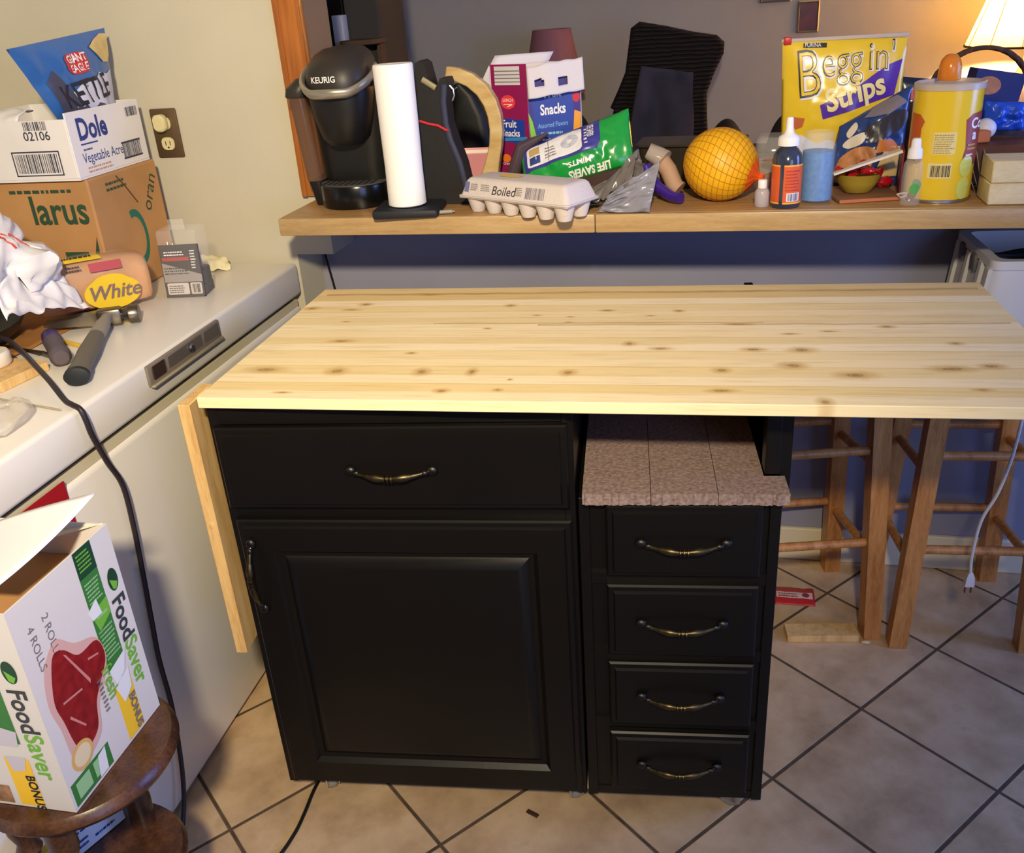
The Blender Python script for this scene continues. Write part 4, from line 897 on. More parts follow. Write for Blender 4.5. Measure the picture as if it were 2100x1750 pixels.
b = MB(); b.tube([hx(-1.75 + 3.5 * k / 36) for k in range(37)], lambda q: 0.0095 * (0.75 + 0.25 * math.sin(PI * q)), 14, flat=(0.75, 1.15)); b.build('lift_handle', SILV, t)
b = MB(); b.loft([rr3(0.134, 0.165, 0.055, 0.247, 0.004, 0.072), rr3(0.138, 0.172, 0.056, 0.262, 0.004, 0.074), rr3(0.136, 0.172, 0.056, 0.288, 0.004, 0.078), rr3(0.128, 0.168, 0.056, 0.303, 0.004, 0.086), rr3(0.108, 0.150, 0.052, 0.320, 0.004, 0.098), rr3(0.075, 0.115, 0.04, 0.331, 0.004, 0.110), rr3(0.03, 0.06, 0.02, 0.335, 0.004, 0.118)]); lid = b.build('lid', SOFT, t, ang=60)
def lidf(u, v): a = u / 0.060; return V((0.004 + (0.069 - 0.056) * 0 + u, -0.0125 + 0.0 + max(0, abs(u) - 0.012) ** 2 * 9.0, v))
decal('lettering', INKW, lid, d_txt('KEURIG', -0.012, 0.274, 0.017, 0.95, al='CENTER', bold=0.02), fd(lidf), 0.0012, cut=0.006)
TANK = mat('smoky water tank', (120, 92, 72), 0.15, alpha=0.55)
b = MB(); b.loft([rr3(0.036, 0.150, 0.016, 0.055, -0.092, 0.13), rr3(0.038, 0.155, 0.016, 0.16, -0.098, 0.13), rr3(0.040, 0.158, 0.016, 0.236, -0.104, 0.13)]); b.build('water_tank', TANK, t)
b = MB(); b.loft([rr3(0.032, 0.14, 0.014, 0.0, -0.080, 0.13), rr3(0.036, 0.148, 0.014, 0.054, -0.089, 0.13)]); b.build('tank_base', BLACKPL, t)
b = MB(); b.loft([rr3(0.046, 0.166, 0.018, 0.2365, -0.104, 0.13), rr3(0.050, 0.170, 0.02, 0.240, -0.104, 0.13), rr3(0.050, 0.170, 0.02, 0.256, -0.100, 0.13), rr3(0.036, 0.150, 0.016, 0.274, -0.086, 0.135)]); b.build('tank_lid', SOFT, t)

# ---- paper towel roll standing on a black folded pouch
PT = mat('paper towel', (240, 238, 236), 0.85, bump=0.15, bscale=120)
t = thing('paper_towel_roll', 'white paper towel roll standing before the coffee maker', 'paper towel', bar(0.2925, 0.033, 0.0205))
b = MB(); r_ = 0.0405; n = 48
out = [(0.013, 0.002), (0.038, 0.0), (r_, 0.002), (r_ - 0.001, 0.08), (r_, 0.16), (r_ + 0.0005, 0.278), (r_ - 0.001, 0.281), (0.013, 0.281), (0.013, 0.002)]
b.lathe(out[:-1] + [], n, cap=False); 
b.lathe([(0.013, 0.281), (0.013, 0.002)], n, cap=False); b.build('roll', PT, t, weld=True)
b = MB(); b.lathe([(0.0128, 0.004), (0.0128, 0.2805)], 24, cap=False); b.build('cardboard_core', KRAFT, t)
b = MB(); b.tube([(0.0405 * math.cos(-1.0), 0.0405 * math.sin(-1.0), z) for z in (0.003, 0.14, 0.278)], 0.0006, 5); b.build('sheet_edge', PT, t)
b = MB(); b.box(-0.068, -0.052, 0, 0.072, 0.068, 0.0195, 0.006, 2); b.apply(lambda p: p + V((0, 0, -0.004 * max(0, p.x * 10) if p.z > 0.01 else 0)))
tag(b.build('black_pouch', mat('black nylon', (22, 23, 32), 0.6, bump=0.1, bscale=90), M=bar(0.294, 0.028, 0.0005, 0.12)), 'flat black pouch under the paper towel roll', 'pouch')

# ---- black cordless jug-shaped case with a red cord
t = thing('insulated_case', 'tall black soft case with navy edge and red cord, right of the paper towel', 'case', bar(0.342, 0.165, 0.0006))
NAVY = mat('navy piping', (44, 46, 66), 0.6)
# outline in (x, z) seen from the kitchen
outl = [(-0.070, 0.0), (0.062, 0.0), (0.060, 0.04), (0.052, 0.085), (0.036, 0.135), (0.027, 0.17), (0.027, 0.215), (0.034, 0.252), (0.031, 0.262), (0.020, 0.262), (0.010, 0.243), (-0.004, 0.250), (-0.012, 0.292), (-0.022, 0.299), (-0.032, 0.294), (-0.036, 0.26), (-0.045, 0.20), (-0.060, 0.10)]
M = Matrix(((1, 0, 0, 0), (0, 0, -1, 0), (0, 1, 0, 0), (0, 0, 0, 1)))
b = MB(); b.prism(outl, -0.015, 0.045, M=M); b.b.faces.ensure_lookup_table()
b.build('case', mat('black case cloth', (24, 22, 20), 0.7, bump=0.1, bscale=70), t, ang=50)
b = MB(); b.tube([(x + 0.002, -0.0455, z) for x, z in smooth_path([(0.061, 0.002), (0.058, 0.045), (0.050, 0.09), (0.035, 0.137), (0.026, 0.17), (0.026, 0.215), (0.030, 0.25)])] if False else [(x - 0.004, -0.044, z) for x, z in ((0.061, 0.004), (0.059, 0.045), (0.051, 0.088), (0.042, 0.115), (0.034, 0.137), (0.027, 0.17), (0.026, 0.215), (0.031, 0.25))], 0.0075, 10, flat=(1, 0.5)); b.build('piping', NAVY, t)
b = MB(); b.tube([(-0.056, -0.0475, 0.182), (-0.03, -0.0480, 0.178), (-0.012, -0.048, 0.172), (0.008, -0.0480, 0.168), (0.026, -0.0500, 0.158), (0.031, -0.04, 0.156)], 0.0028, 8); b.build('red_cord', mat('red cord', (196, 40, 48), 0.6), t)
b = MB(); b.tube([(-0.018, -0.046, 0.262), (-0.002, -0.047, 0.252), (0.010, -0.047, 0.244)], 0.006, 10, flat=(0.7, 1)); b.build('latch', mat('olive plastic', (150, 140, 104), 0.4), t)
b = MB(); b.tube([(0.036, -0.03, 0.246), (0.043, -0.03, 0.238), (0.044, -0.03, 0.226), (0.039, -0.03, 0.216)], 0.0025, 8); b.build('metal_loop', STEEL, t)

# ---- curved wooden banana stand
HW = mat('pale satin wood', (208, 182, 128), 0.28, coat=0.4, c2=(184, 148, 86), stretch=(3, 3, 10), scale=6)
t = thing('banana_stand', 'curved pale wooden banana stand arching behind the pink tub', 'stand', bar(0.432, 0.203, 0.0006))
ctr = [(-0.078, 0.268), (-0.052, 0.262), (-0.025, 0.250), (0.0, 0.229), (0.016, 0.203), (0.024, 0.175), (0.026, 0.145), (0.022, 0.112), (0.013, 0.078), (0.004, 0.045), (-0.001, 0.02), (-0.002, 0.008)]
wid = [0.013, 0.0145, 0.015, 0.0155, 0.0155, 0.015, 0.0145, 0.014, 0.0155, 0.0195, 0.023, 0.024]
rings = []
for i, ((x, z), w) in enumerate(zip(ctr, wid)):
    a = V(ctr[min(i + 1, len(ctr) - 1)]) - V(ctr[max(i - 1, 0)]); a.normalize(); nx, nz = -a.y, a.x
    rings.append([V((x + nx * p * w, q, z + nz * p * w)) for p, q in ((-1, -0.013), (-1, 0.013), (1, 0.013), (1, -0.013))])
b = MB(); b.loft(rings); o = b.build('arch', HW, t, ang=50); md = o.modifiers.new('bev', 'BEVEL'); md.width = 0.003; md.segments = 2; md.limit_method = 'ANGLE'
b = MB(); b.lathe([(0.01, 0), (0.036, 0), (0.038, 0.004), (0.036, 0.009), (0.01, 0.0095)], 40, c=(0.012, 0, 0)); b.build('base', HW, t)
b = MB(); b.tube([(-0.070, 0, 0.252), (-0.070, 0, 0.238), (-0.064, 0, 0.232), (-0.058, 0, 0.237)], 0.002, 8); b.build('hook', STEEL, t)

# ---- pink tub
t = thing('pink_tub', 'square pink plastic tub behind the egg carton', 'tub', bar(0.374, 0.314, 0.0006, 0.08))
PINK = mat('pink plastic', (222, 150, 156), 0.4, sss=0.1)
b = MB(); q = lambda s, z: [V((x * s, y * s, z)) for x, y in rrect(0.088, 0.088, 0.014, 5)]
b.loft([q(0.84, 0.0), q(0.86, 0.003), q(1.0, 0.080), q(1.03, 0.082), q(1.03, 0.0845), q(0.98, 0.0845), q(0.96, 0.080), q(0.83, 0.006), q(0.1, 0.005)]); b.build('tub', PINK, t)
b = MB(); b.loft([q(0.952, 0.0795), q(0.825, 0.0065)], cap=False); b.build('white_inside', mat('white plastic inside', (236, 222, 206), 0.5), t)

# ---- open fruit snack carton
MAG = mat('magenta carton print', (140, 26, 84), 0.4, coat=0.2); FBL = mat('royal blue print', (34, 62, 156), 0.4, coat=0.2)
t = thing('snack_carton', 'open magenta and blue fruit snack carton with torn white flap', 'carton', bar(0.516, 0.272, 0.0006))
Lc, Cc, Rc, Bc = V((-0.092, 0.034, 0)), V((0.0, 0.0, 0)), V((0.116, 0.034, 0)), V((0.035, 0.078, 0))
H = 0.272; b = MB()
def wall(p, q, z0, z1, nrm): b.loft([[p + V((0, 0, z0)), q + V((0, 0, z0)), q + V((0, 0, z1)), p + V((0, 0, z1))], [p + nrm * 0.0018 + V((0, 0, z0)), q + nrm * 0.0018 + V((0, 0, z0)), q + nrm * 0.0018 + V((0, 0, z1)), p + nrm * 0.0018 + V((0, 0, z1))]])
inn = V((0.0, 1, 0))
wall(Lc, Cc, 0, H, V((0.2, 0.9, 0))); wall(Cc, Rc, 0, H - 0.012, V((-0.2, 0.9, 0))); wall(Rc, Bc, 0, H - 0.002, V((-0.4, -0.9, 0))); wall(Bc, Lc, 0, H - 0.004, V((0.3, -0.9, 0)))
b.loft([[p for p in (Lc, Cc, Rc, Bc)], [p + V((0, 0, 0.002)) for p in (Lc, Cc, Rc, Bc)]])
b.build('carton', mat('white board inside', (214, 204, 206), 0.6), t, smooth=False)
uL = (Cc - Lc); uR = (Rc - Cc)
SL = plane(Lc, uL, (0, 0, H)); SR = plane(Cc, uR, (0, 0, H))
decal('side_panel', MAG, t, d_rects([(0.0, 0.0, 1.0, 1.0)]), SL, 0.0004)
decal('front_panel', mat('deep violet print', (56, 44, 128), 0.4), t, d_rects([(0.0, 0.0, 1.0, 0.955)]), SR, 0.0004)
decal('blue_panel', FBL, t, [d_poly([(0.22, 0.30), (0.82, 0.34), (0.86, 0.78), (0.06, 0.80), (0.12, 0.45)])], SR, 0.0010)
decal('green_edge', mat('lime print', (130, 190, 60), 0.4), t, [d_poly([(0.0, 0.62), (0.07, 0.55), (0.20, 0.28), (0.14, 0.28), (0.02, 0.42)])], SR, 0.0012)
decal('orange_edge', mat('orange print', (232, 156, 44), 0.4), t, [d_poly([(0.82, 0.40), (0.97, 0.40), (0.98, 0.60), (0.86, 0.62)]), d_ell(0.15, 0.20, 0.08, 0.045)], SR, 0.0012)
decal('red_fruit', mat('fruit red', (196, 40, 50), 0.4), t, [d_ell(0.78, 0.30, 0.09, 0.05), d_ell(0.90, 0.72, 0.07, 0.04)], SR, 0.0012)
decal('lettering', INKW, t, [d_txt('Fruit', 0.46, 0.765, 0.115, 1.45, al='CENTER', bold=0.02, rot=0.02), d_txt('Snacks', 0.46, 0.635, 0.115, 1.55, al='CENTER', bold=0.025, rot=0.02)], SR, 0.0016)
decal('printed_text', mat('pale cyan print', (130, 190, 226), 0.4), t, [d_txt('Assorted Flavors', 0.45, 0.515, 0.055, 1.5, al='CENTER', rot=0.03), d_lines(0.22, 0.44, 0.70, 0.48, 1, 5)], SR, 0.0016)
decal('printed_text', INKW, t, [d_lines(0.24, 0.36, 0.74, 0.42, 2, 7)], SR, 0.0016)
decal('blue_panel', FBL, t, [d_poly([(0.14, 0.40), (0.86, 0.36), (0.90, 0.56), (0.18, 0.58)])], SL, 0.0010)
decal('lettering', INKW, t, [d_txt('Fruit', 0.46, 0.530, 0.085, 2.5, al='CENTER', bold=0.02), d_txt('Snacks', 0.50, 0.455, 0.080, 2.3, al='CENTER', bold=0.02)], SL, 0.0016)
decal('blue_ribbon', mat('cyan ribbon', (60, 130, 200), 0.4), t, [d_poly([(0.14, 0.39), (0.94, 0.40), (0.94, 0.43), (0.14, 0.415)])], SL, 0.0016)
decal('red_badge', mat('badge scarlet', (226, 62, 70), 0.4), t, [d_ell(0.46, 0.705, 0.20, 0.056)], SL, 0.0010)
decal('badge_lettering', INKW, t, [d_txt('LUNCH', 0.46, 0.72, 0.036, 2.3, al='CENTER'), d_lines(0.34, 0.685, 0.60, 0.70, 1, 4), d_poly([(0.44, 0.665), (0.56, 0.68), (0.58, 0.69), (0.46, 0.675)])], SL, 0.0016)
decal('nutrition_panel', mat('pale panel', (206, 200, 204), 0.5), t, [d_rects([(0.13, 0.84, 0.82, 0.985)])], SL, 0.0010)
decal('panel_lines', INKG, t, [d_rects([(0.13, 0.86 + 0.028 * k, 0.82, 0.868 + 0.028 * k) for k in range(4)])], SL, 0.0014)
decal('orange_fruit', mat('orange fruit', (222, 120, 40), 0.4), t, [d_ell(0.33, 0.25, 0.12, 0.034), d_ell(0.70, 0.31, 0.09, 0.028), d_ell(0.75, 0.18, 0.07, 0.02)], SL, 0.0010)
decal('printed_text', INKW, t, [d_txt('Cherry', 0.72, 0.265, 0.035, 2.0, al='CENTER'), d_txt('Orange', 0.34, 0.205, 0.035, 2.0, al='CENTER')], SL, 0.0014)
FLB = mat('grey white board', (206, 200, 206), 0.65)
nr = V((uR.y, -uR.x, 0)).normalized()
def frontflap(u, v): return Cc + uR * (0.0 + 1.04 * u) + V((0, 0, H - 0.006 + 0.012 * u)) + nr * (0.004 + 0.020 * v + 0.005 * math.sin(u * 5)) + V((0, 0, -0.066 * v - 0.004 * noise.noise(V((u * 4, v * 3, 0)))))
b = MB(); b.grid(frontflap, 24, 12)
b.b.faces.ensure_lookup_table(); kill = [f for f in b.b.faces if (0.12 < ((f.calc_center_median() - Cc).dot(uR) / uR.length_squared) < 0.32 or 0.58 < ((f.calc_center_median() - Cc).dot(uR) / uR.length_squared) < 0.74) and 0.226 < f.calc_center_median().z < 0.240]
bmesh.ops.delete(b.b, geom=kill, context='FACES'); b.build('torn_flap', FLB, t, solid=0.0014, fixn=False)
b = MB(); b.grid(lambda u, v: Lc.lerp(Bc, u) + V((0.0, 0.0, H - 0.004 + 0.022 * v)) + V((0.012 * v, 0.012 * v, 0)), 8, 4); b.build('back_flap', FLB, t, solid=0.0014, fixn=False)
b = MB(); b.grid(lambda u, v: Lc + (Cc - Lc) * u * 0.0 + V((-0.018 * v, 0.01 * u, H - 0.03 * v - 0.05 * u)), 4, 4); b.build('side_flap', FLB, t, solid=0.0014, fixn=False)

# ---- green bag of mints
GREEN = mat('green film', (26, 150, 60), 0.22, coat=0.5)
t = thing('mint_bag', 'shiny green bag of wrapped mints leaning above the egg carton', 'bag', bar(0.515, 0.205, 0.001))
o, sf = pillow('bag', GREEN, t, [(0.005, -0.030, 0.006), (0.246, -0.010, 0.064), (0.228, 0.045, 0.172), (-0.012, 0.015, 0.092)], 0.055, 0.006, 26, 60, 30, seed=5, e=(0.45, 0.55))
decal('violet_panel', mat('violet blue film', (60, 58, 140), 0.3), t, [d_poly([(0.04, 0.40), (0.70, 0.42), (0.74, 0.55), (0.74, 0.985), (0.03, 0.985)])], sf, 0.0010, cut=0.04)
decal('white_panel', mat('white label film', (228, 226, 228), 0.35), t, [d_rr(0.07, 0.47, 0.58, 0.93, 0.05)], sf, 0.0018, cut=0.04)
decal('ring_mint_picture', mat('grey mint', (190, 192, 202), 0.4), t, [ringd(0.47, 0.72, 0.035, 0.10, 0, 2 * PI)], sf, 0.0026, cut=0.04)
decal('coupon_square', INKB, t, [d_rects([(0.095, 0.52, 0.19, 0.68)])], sf, 0.0026, cut=0.04)
decal('coupon_square', mat('tan square', (190, 160, 100), 0.5), t, [d_rects([(0.095, 0.72, 0.19, 0.88)])], sf, 0.0026, cut=0.04)
decal('printed_text', INKG, t, [d_lines(0.24, 0.55, 0.35, 0.82, 4, 3), d_rects([(0.27, 0.48, 0.276, 0.92)])], sf, 0.0026, cut=0.04)
decal('lettering', INKW, t, [d_txt('LIFE SAVERS', 0.655, 0.92, 0.080, 0.62, rot=-PI / 2, bold=0.02), d_lines(0.600, 0.55, 0.630, 0.90, 5, 4)], sf, 0.0026, cut=0.04)
decal('lettering', INKW, t, [d_txt('MINTS', 0.64, 0.27, 0.13, 0.55, rot=PI, bold=0.03), d_txt('LIFE SAVERS', 0.80, 0.10, 0.17, 0.42, rot=PI, bold=0.04)], sf, 0.0030, cut=0.03)
b = MB(); b.tube([V((-0.02, 0.0, 0.01)), V((-0.026, 0.006, 0.05)), V((-0.008, 0.02, 0.10)), V((0.05, 0.03, 0.128))], lambda q: 0.022 * (0.3 + math.sin(PI * q)), 12, flat=(0.6, 1))
b.apply(lambda p: p + V((0, 0, max(0, 0.001 - p.z)))); b.build('dark_bag_end', mat('smoky film', (88, 72, 76), 0.3, alpha=0.8), t)

# ---- egg carton with handwriting
PULP = mat('grey paper pulp', (206, 196, 190), 0.85, bump=0.25, bscale=180)
t = thing('egg_carton', 'grey paper egg carton with handwriting, jutting over the bar edge', 'egg carton', bar(0.407, 0.036, 0.0006, -0.475))
EL, ED = 0.285, 0.108
b = MB()
for i in range(6):
    for j in range(2):
        cx, cy = 0.028 + i * (EL - 0.056) / 5, 0.028 + j * (ED - 0.056)
        b.lathe([(0.003, 0.0), (0.0135, 0.0), (0.0150, 0.003), (0.0225, 0.030), (0.0235, 0.0335)], 16, c=(cx, cy, 0))
b.box(0.001, 0.001, 0.031, EL - 0.001, ED - 0.001, 0.0335)
b.build('tray', PULP, t, ang=50)
def er(i, z, rr_=0.012): return [V((x + EL / 2, y + ED / 2, z)) for x, y in rrect(EL - 2 * i, ED - 2 * i, max(0.003, rr_ - i * 0.2), 4)]
b = MB(); b.loft([er(-0.003, 0.0342), er(-0.003, 0.0362), er(0.001, 0.0368), er(0.012, 0.066), er(0.017, 0.0705), er(0.022, 0.0715)]); b.apply(lambda p: p + V((0, 0, -0.006 * math.exp(-((p.x - 0.150) / 0.02) ** 2) if p.z > 0.06 and p.y < 0.07 else 0)))
lid = b.build('lid', PULP, t, ang=30)
ES = lambda u, v: (V((u, 0.001 + 0.011 * (v - 0.0368) / 0.0292, v)), V((0, -0.93, 0.36)))
decal('handwriting', INK, lid, d_txt('Boiled', 0.088, 0.050, 0.024, 1.05, shear=0.15), ES, 0.0010)
decal('barcode', mat('pale barcode ink', (110, 106, 128), 0.7), lid, [d_bars(0.178, 0.041, 0.225, 0.062, 18, 5)], ES, 0.0010)
decal('printed_text', INKG, lid, [d_lines(0.03, 0.048, 0.052, 0.062, 4, 2), d_lines(0.058, 0.048, 0.085, 0.062, 4, 3), d_lines(0.15, 0.045, 0.17, 0.062, 5, 4)], ES, 0.0010)
decal('printed_square', mat('blue grey ink', (104, 106, 150), 0.7), lid, d_rects([(0.014, 0.044, 0.026, 0.063)]), ES, 0.0010)
decal('yellow_sticker', mat('yellow sticker', (224, 186, 84), 0.7), lid, d_ell(0.098, 0.058, 0.030, 0.014), lambda u, v: (V((u, v, 0.0716)), V((0, 0, 1))), 0.0006)
b = MB(); b.tube([(0, 0, 0.0045), (0.02, 0.006, 0.0045), (0.075, 0.020, 0.0045)], 0.0042, 10); b.tube([(0.0755, 0.0201, 0.0045), (0.080, 0.0213, 0.0045)], 0.002, 8)
tag(b.build('marker_pen', mat('grey marker', (150, 146, 138), 0.5), M=bar(0.318, -0.012 + 0.016, 0.0005)), 'pale grey marker lying between the black pouch and egg carton', 'marker')

# ---- grey plastic bag, small brown box, purple wrapper, tray, clamshell
GBAG = mat('smoky grey film', (118, 112, 108), 0.22, alpha=0.8, bump=0.4, bscale=60)
t = thing('grey_produce_bag', 'crumpled translucent grey plastic bag beside the green mint bag', 'bag', bar(0.66, 0.035, 0.001))
def gb(u, v):
    x = -0.01 + 0.125 * u; top = 0.045 + 0.065 * u; y = -0.015 + 0.075 * v - 0.015 * u
    p = V((x + 0.02 * v, y, 0.0)); fold = 0.014 * noise.ridged_multi_fractal(V((u * 3.1 - v * 2.2, v * 1.1, 1.0)), 1, 2, 3, 1, 2)
    z = top * math.sin(PI * min(1, 0.05 + v * 0.95)) ** 0.6 * (0.35 + 0.65 * u ** 0.6) * (1 - 0.25 * v) + fold * (0.5 + u)
    return V((p.x, p.y + 0.01 * noise.noise(V((u * 6, v * 6, 4))), max(0.0005, z - 0.010)))
b = MB(); b.grid(gb, 60, 44); b.build('bag', GBAG, t, solid=0.0008, fixn=False, ang=70)
def gb2(u, v): return V((0.045 + 0.105 * u + 0.02 * v, -0.030 - 0.012 * u + 0.012 * noise.noise(V((u * 4, v * 7, 3))), 0.002 + (0.018 + 0.072 * u ** 0.8) * v + 0.006 * noise.ridged_multi_fractal(V((u * 2, v * 5, 2)), 1, 2, 3, 1, 2) * v))
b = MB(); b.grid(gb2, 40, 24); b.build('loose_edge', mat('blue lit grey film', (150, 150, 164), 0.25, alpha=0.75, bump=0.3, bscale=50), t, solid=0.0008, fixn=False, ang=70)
t = thing('brown_carton', 'small plain grey brown carton behind the crumpled grey bag', 'carton', bar(0.775, 0.165, 0.0006, -0.05))
b = MB(); b.box(-0.04, -0.025, 0, 0.045, 0.045, 0.062, 0.001, 1); b.build('carton', mat('grey brown board', (120, 104, 84), 0.75), t, ang=30)
t = thing('cracker_sleeve', 'purple wrapped biscuit packet slumping left of the netted melon', 'packet', bar(0.812, 0.116, 0.0006))
b = MB(); b.tube([V((-0.022, 0.0, 0.074)), V((-0.012, 0.0, 0.052)), V((0.006, -0.01, 0.030)), V((0.036, -0.028, 0.0135)), V((0.056, -0.042, 0.0125))], lambda q: 0.0135 - 0.002 * q, 12, flat=(0.95, 1.0)); b.build('wrapper', mat('purple foil', (58, 30, 128), 0.3, coat=0.4), t)
b = MB(); b.tube([V((0.010, 0.02, 0.080)), V((0.026, 0.014, 0.060)), V((0.040, 0.004, 0.030)), V((0.050, 0.0, 0.022))], lambda q: 0.018, 14); b.build('biscuits', mat('tan biscuit', (176, 140, 110), 0.7, bump=0.2), t)
b = MB(); b.tube([V((-0.016, 0.018, 0.098)), V((0.004, 0.016, 0.090)), V((0.018, 0.01, 0.080))], lambda q: 0.017 + 0.006 * q, 12); b.apply(lambda p: p + V((noise.noise(p * 90), noise.noise(p * 90 + V((5, 0, 0))), noise.noise(p * 90 + V((0, 5, 0))))) * 0.004); b.build('clear_twist', mat('clear crinkle film', (206, 190, 172), 0.12, alpha=0.5), t, ang=80)
t = thing('dark_tray', 'dark brown plastic tray propped behind the netted melon', 'tray', bar(0.880, 0.290, 0.0006, -0.06))
b = MB(); b.loft([[V((x, y * 1, z)) for x, y in rrect(w, d, 0.012, 4)] for w, d, z in ((0.20, 0.105, 0.0), (0.225, 0.12, 0.088), (0.238, 0.13, 0.092), (0.238, 0.13, 0.096))]); b.build('tray', mat('dark brown plastic', (44, 36, 28), 0.35), t)
CLR = mat('clear plastic', (240, 236, 228), 0.06, alpha=0.16, spec=0.8)
t = thing('clamshell', 'clear plastic clamshell pack behind the small bottle and melon', 'package', bar(1.056, 0.212, 0.0006))
b = MB(); b.loft([[V((x, y, z)) for x, y in rrect(w, d, 0.014, 4)] for w, d, z in ((0.074, 0.084, 0.0), (0.086, 0.096, 0.068), (0.098, 0.108, 0.070), (0.098, 0.108, 0.073), (0.086, 0.096, 0.074), (0.080, 0.090, 0.104), (0.066, 0.076, 0.112))]); b.build('shell', CLR, t)
b = MB(); b.lathe([(0.02, 0.06), (0.028, 0.0605), (0.028, 0.0608)], 16, c=(0.0, 0, 0)); 
for k in range(7): b.ell((-0.022 + 0.015 * (k % 4), -0.018 + 0.03 * (k // 4), 0.014 + 0.004 * (k % 3)), 0.013, 0.013, 0.012, 12, 8)
b.build('leftover_crumbs', mat('reddish food bits', (150, 84, 48), 0.6), t)

# ---- netted yellow melon
t = thing('yellow_melon', 'round yellow melon in an orange net on the bar', 'melon', bar(0.944, 0.112, 0.0008))
MR = 0.0715; rot = Matrix.Rotation(-0.25, 4, 'Z') @ Matrix.Rotation(1.85, 4, 'Y')      # tied end points right and slightly down
b = MB(); b.ell((0, 0, 0), MR, MR, MR * 1.03, 48, 28); b.xf(T(0, 0, MR) @ rot); b.build('melon', mat('melon rind', (240, 184, 24), 0.45, c2=(232, 170, 20), scale=30, bump=0.06), t)
NETM = mat('orange net', (214, 104, 24), 0.5); b = MB(); r_ = MR + 0.0007
for k in range(24):
    a = 2 * PI * k / 24; P = []
    for j in range(25):
        th_ = 0.12 + (PI - 0.42) * j / 24; rr_ = r_ if th_ < 2.5 else r_ + 0.002 * (th_ - 2.5)
        P.append(V((rr_ * math.sin(th_) * math.cos(a + 0.25 * th_), rr_ * math.sin(th_) * math.sin(a + 0.25 * th_), -rr_ * 1.03 * math.cos(th_))))
    b.tube(P, 0.00055, 5)
for j in range(17):
    th_ = 0.25 + 2.35 * j / 16
    b.tube([V((r_ * math.sin(th_) * math.cos(2 * PI * k / 40), r_ * math.sin(th_) * math.sin(2 * PI * k / 40), -r_ * 1.03 * math.cos(th_))) for k in range(40)], 0.00055, 5, closed=True)
b.xf(T(0, 0, MR) @ rot); b.build('net', mat('net olive', (176, 120, 20), 0.5), t)
b = MB(); prof = [(0.034, MR * 0.93), (0.022, MR * 1.02), (0.012, MR * 1.08), (0.006, MR * 1.16), (0.008, MR * 1.26), (0.004, MR * 1.30)]
rings = []
for r0, z in prof: rings.append([V((r0 * (1 + 0.10 * math.cos(11 * a)) * math.cos(a), r0 * (1 + 0.10 * math.cos(11 * a)) * math.sin(a), z)) for a in [2 * PI * i / 44 for i in range(44)]])
b.loft(rings); b.xf(T(0, 0, MR) @ rot); b.build('net_tie', mat('gathered orange net', (232, 92, 30), 0.55), t)

# ---- small clear bottle, glue bottle, blue candle jar
t = thing('small_clear_bottle', 'tiny clear bottle with a white cap beside the orange label bottle', 'bottle', bar(1.027, 0.048, 0.0006))
b = MB(); b.lathe([(0.002, 0), (0.0135, 0), (0.0145, 0.002), (0.0145, 0.028), (0.011, 0.034), (0.007, 0.037)], 24); b.build('bottle', mat('frosted clear plastic', (206, 196, 200), 0.25, alpha=0.6), t)
b = MB(); b.lathe([(0.002, 0.036), (0.009, 0.036), (0.009, 0.050), (0.0075, 0.052), (0.002, 0.052)], 20); b.build('cap', INKW, t)
t = thing('sauce_bottle', 'dark squeeze bottle with orange label and white nozzle, front of bar', 'bottle', bar(1.0715, 0.045, 0.0006))
b = MB(); b.lathe([(0.003, 0), (0.0265, 0), (0.0285, 0.003), (0.0285, 0.088), (0.026, 0.100), (0.019, 0.110), (0.015, 0.113), (0.015, 0.118)], 40); b.build('bottle', mat('dark liquid bottle', (52, 58, 78), 0.15, coat=0.5), t)
b = MB(); b.lathe([(0.003, 0.1165), (0.0205, 0.1165), (0.0205, 0.128), (0.0185, 0.133), (0.010, 0.138), (0.0075, 0.145), (0.0065, 0.165), (0.005, 0.168), (0.001, 0.168)], 32); b.build('nozzle_cap', INKW, t)
cs = cyl_surf(0.0286)
OR = mat('orange label', (214, 92, 44), 0.45)
decal('orange_label', OR, t, [d_rects([(-0.040, 0.012, -0.014, 0.080)]), d_rects([(-0.007, 0.012, 0.048, 0.080)])], cs, 0.0004, cut=0.006)
decal('yellow_trim', mat('label yellow trim', (236, 176, 60), 0.45), t, [d_rects([(x0, z, x1, z + 0.003) for x0, x1 in ((-0.040, -0.014), (-0.007, 0.048)) for z in (0.009, 0.080)])], cs, 0.0005, cut=0.006)
decal('label_text', mat('label red text', (176, 54, 40), 0.5), t, [d_lines(-0.003, 0.034, 0.026, 0.076, 7, 4)], cs, 0.0008, cut=0.006)
decal('barcode', INKW, t, d_rects([(0.0, 0.014, 0.026, 0.030)]), cs, 0.0008, cut=0.006)
decal('barcode_bars', INKB, t, d_bars(0.002, 0.015, 0.024, 0.029, 14, 8), cs, 0.0012)
GLASS = mat('clear jar glass', (236, 242, 244), 0.04, alpha=0.09, spec=0.9)
t = thing('blue_candle_jar', 'lidless glass jar of sky blue wax beside the orange label bottle', 'jar', bar(1.131, 0.085, 0.0006))
b = MB(); b.lathe([(0.002, 0), (0.029, 0), (0.0325, 0.004), (0.0325, 0.108), (0.030, 0.116), (0.0275, 0.119), (0.0275, 0.122), (0.0285, 0.123), (0.0285, 0.126), (0.0275, 0.127), (0.0275, 0.130), (0.0285, 0.131), (0.0285, 0.134), (0.0265, 0.135), (0.0255, 0.134), (0.0255, 0.119), (0.030, 0.106), (0.0305, 0.006), (0.002, 0.004)], 44); b.build('jar', GLASS, t)
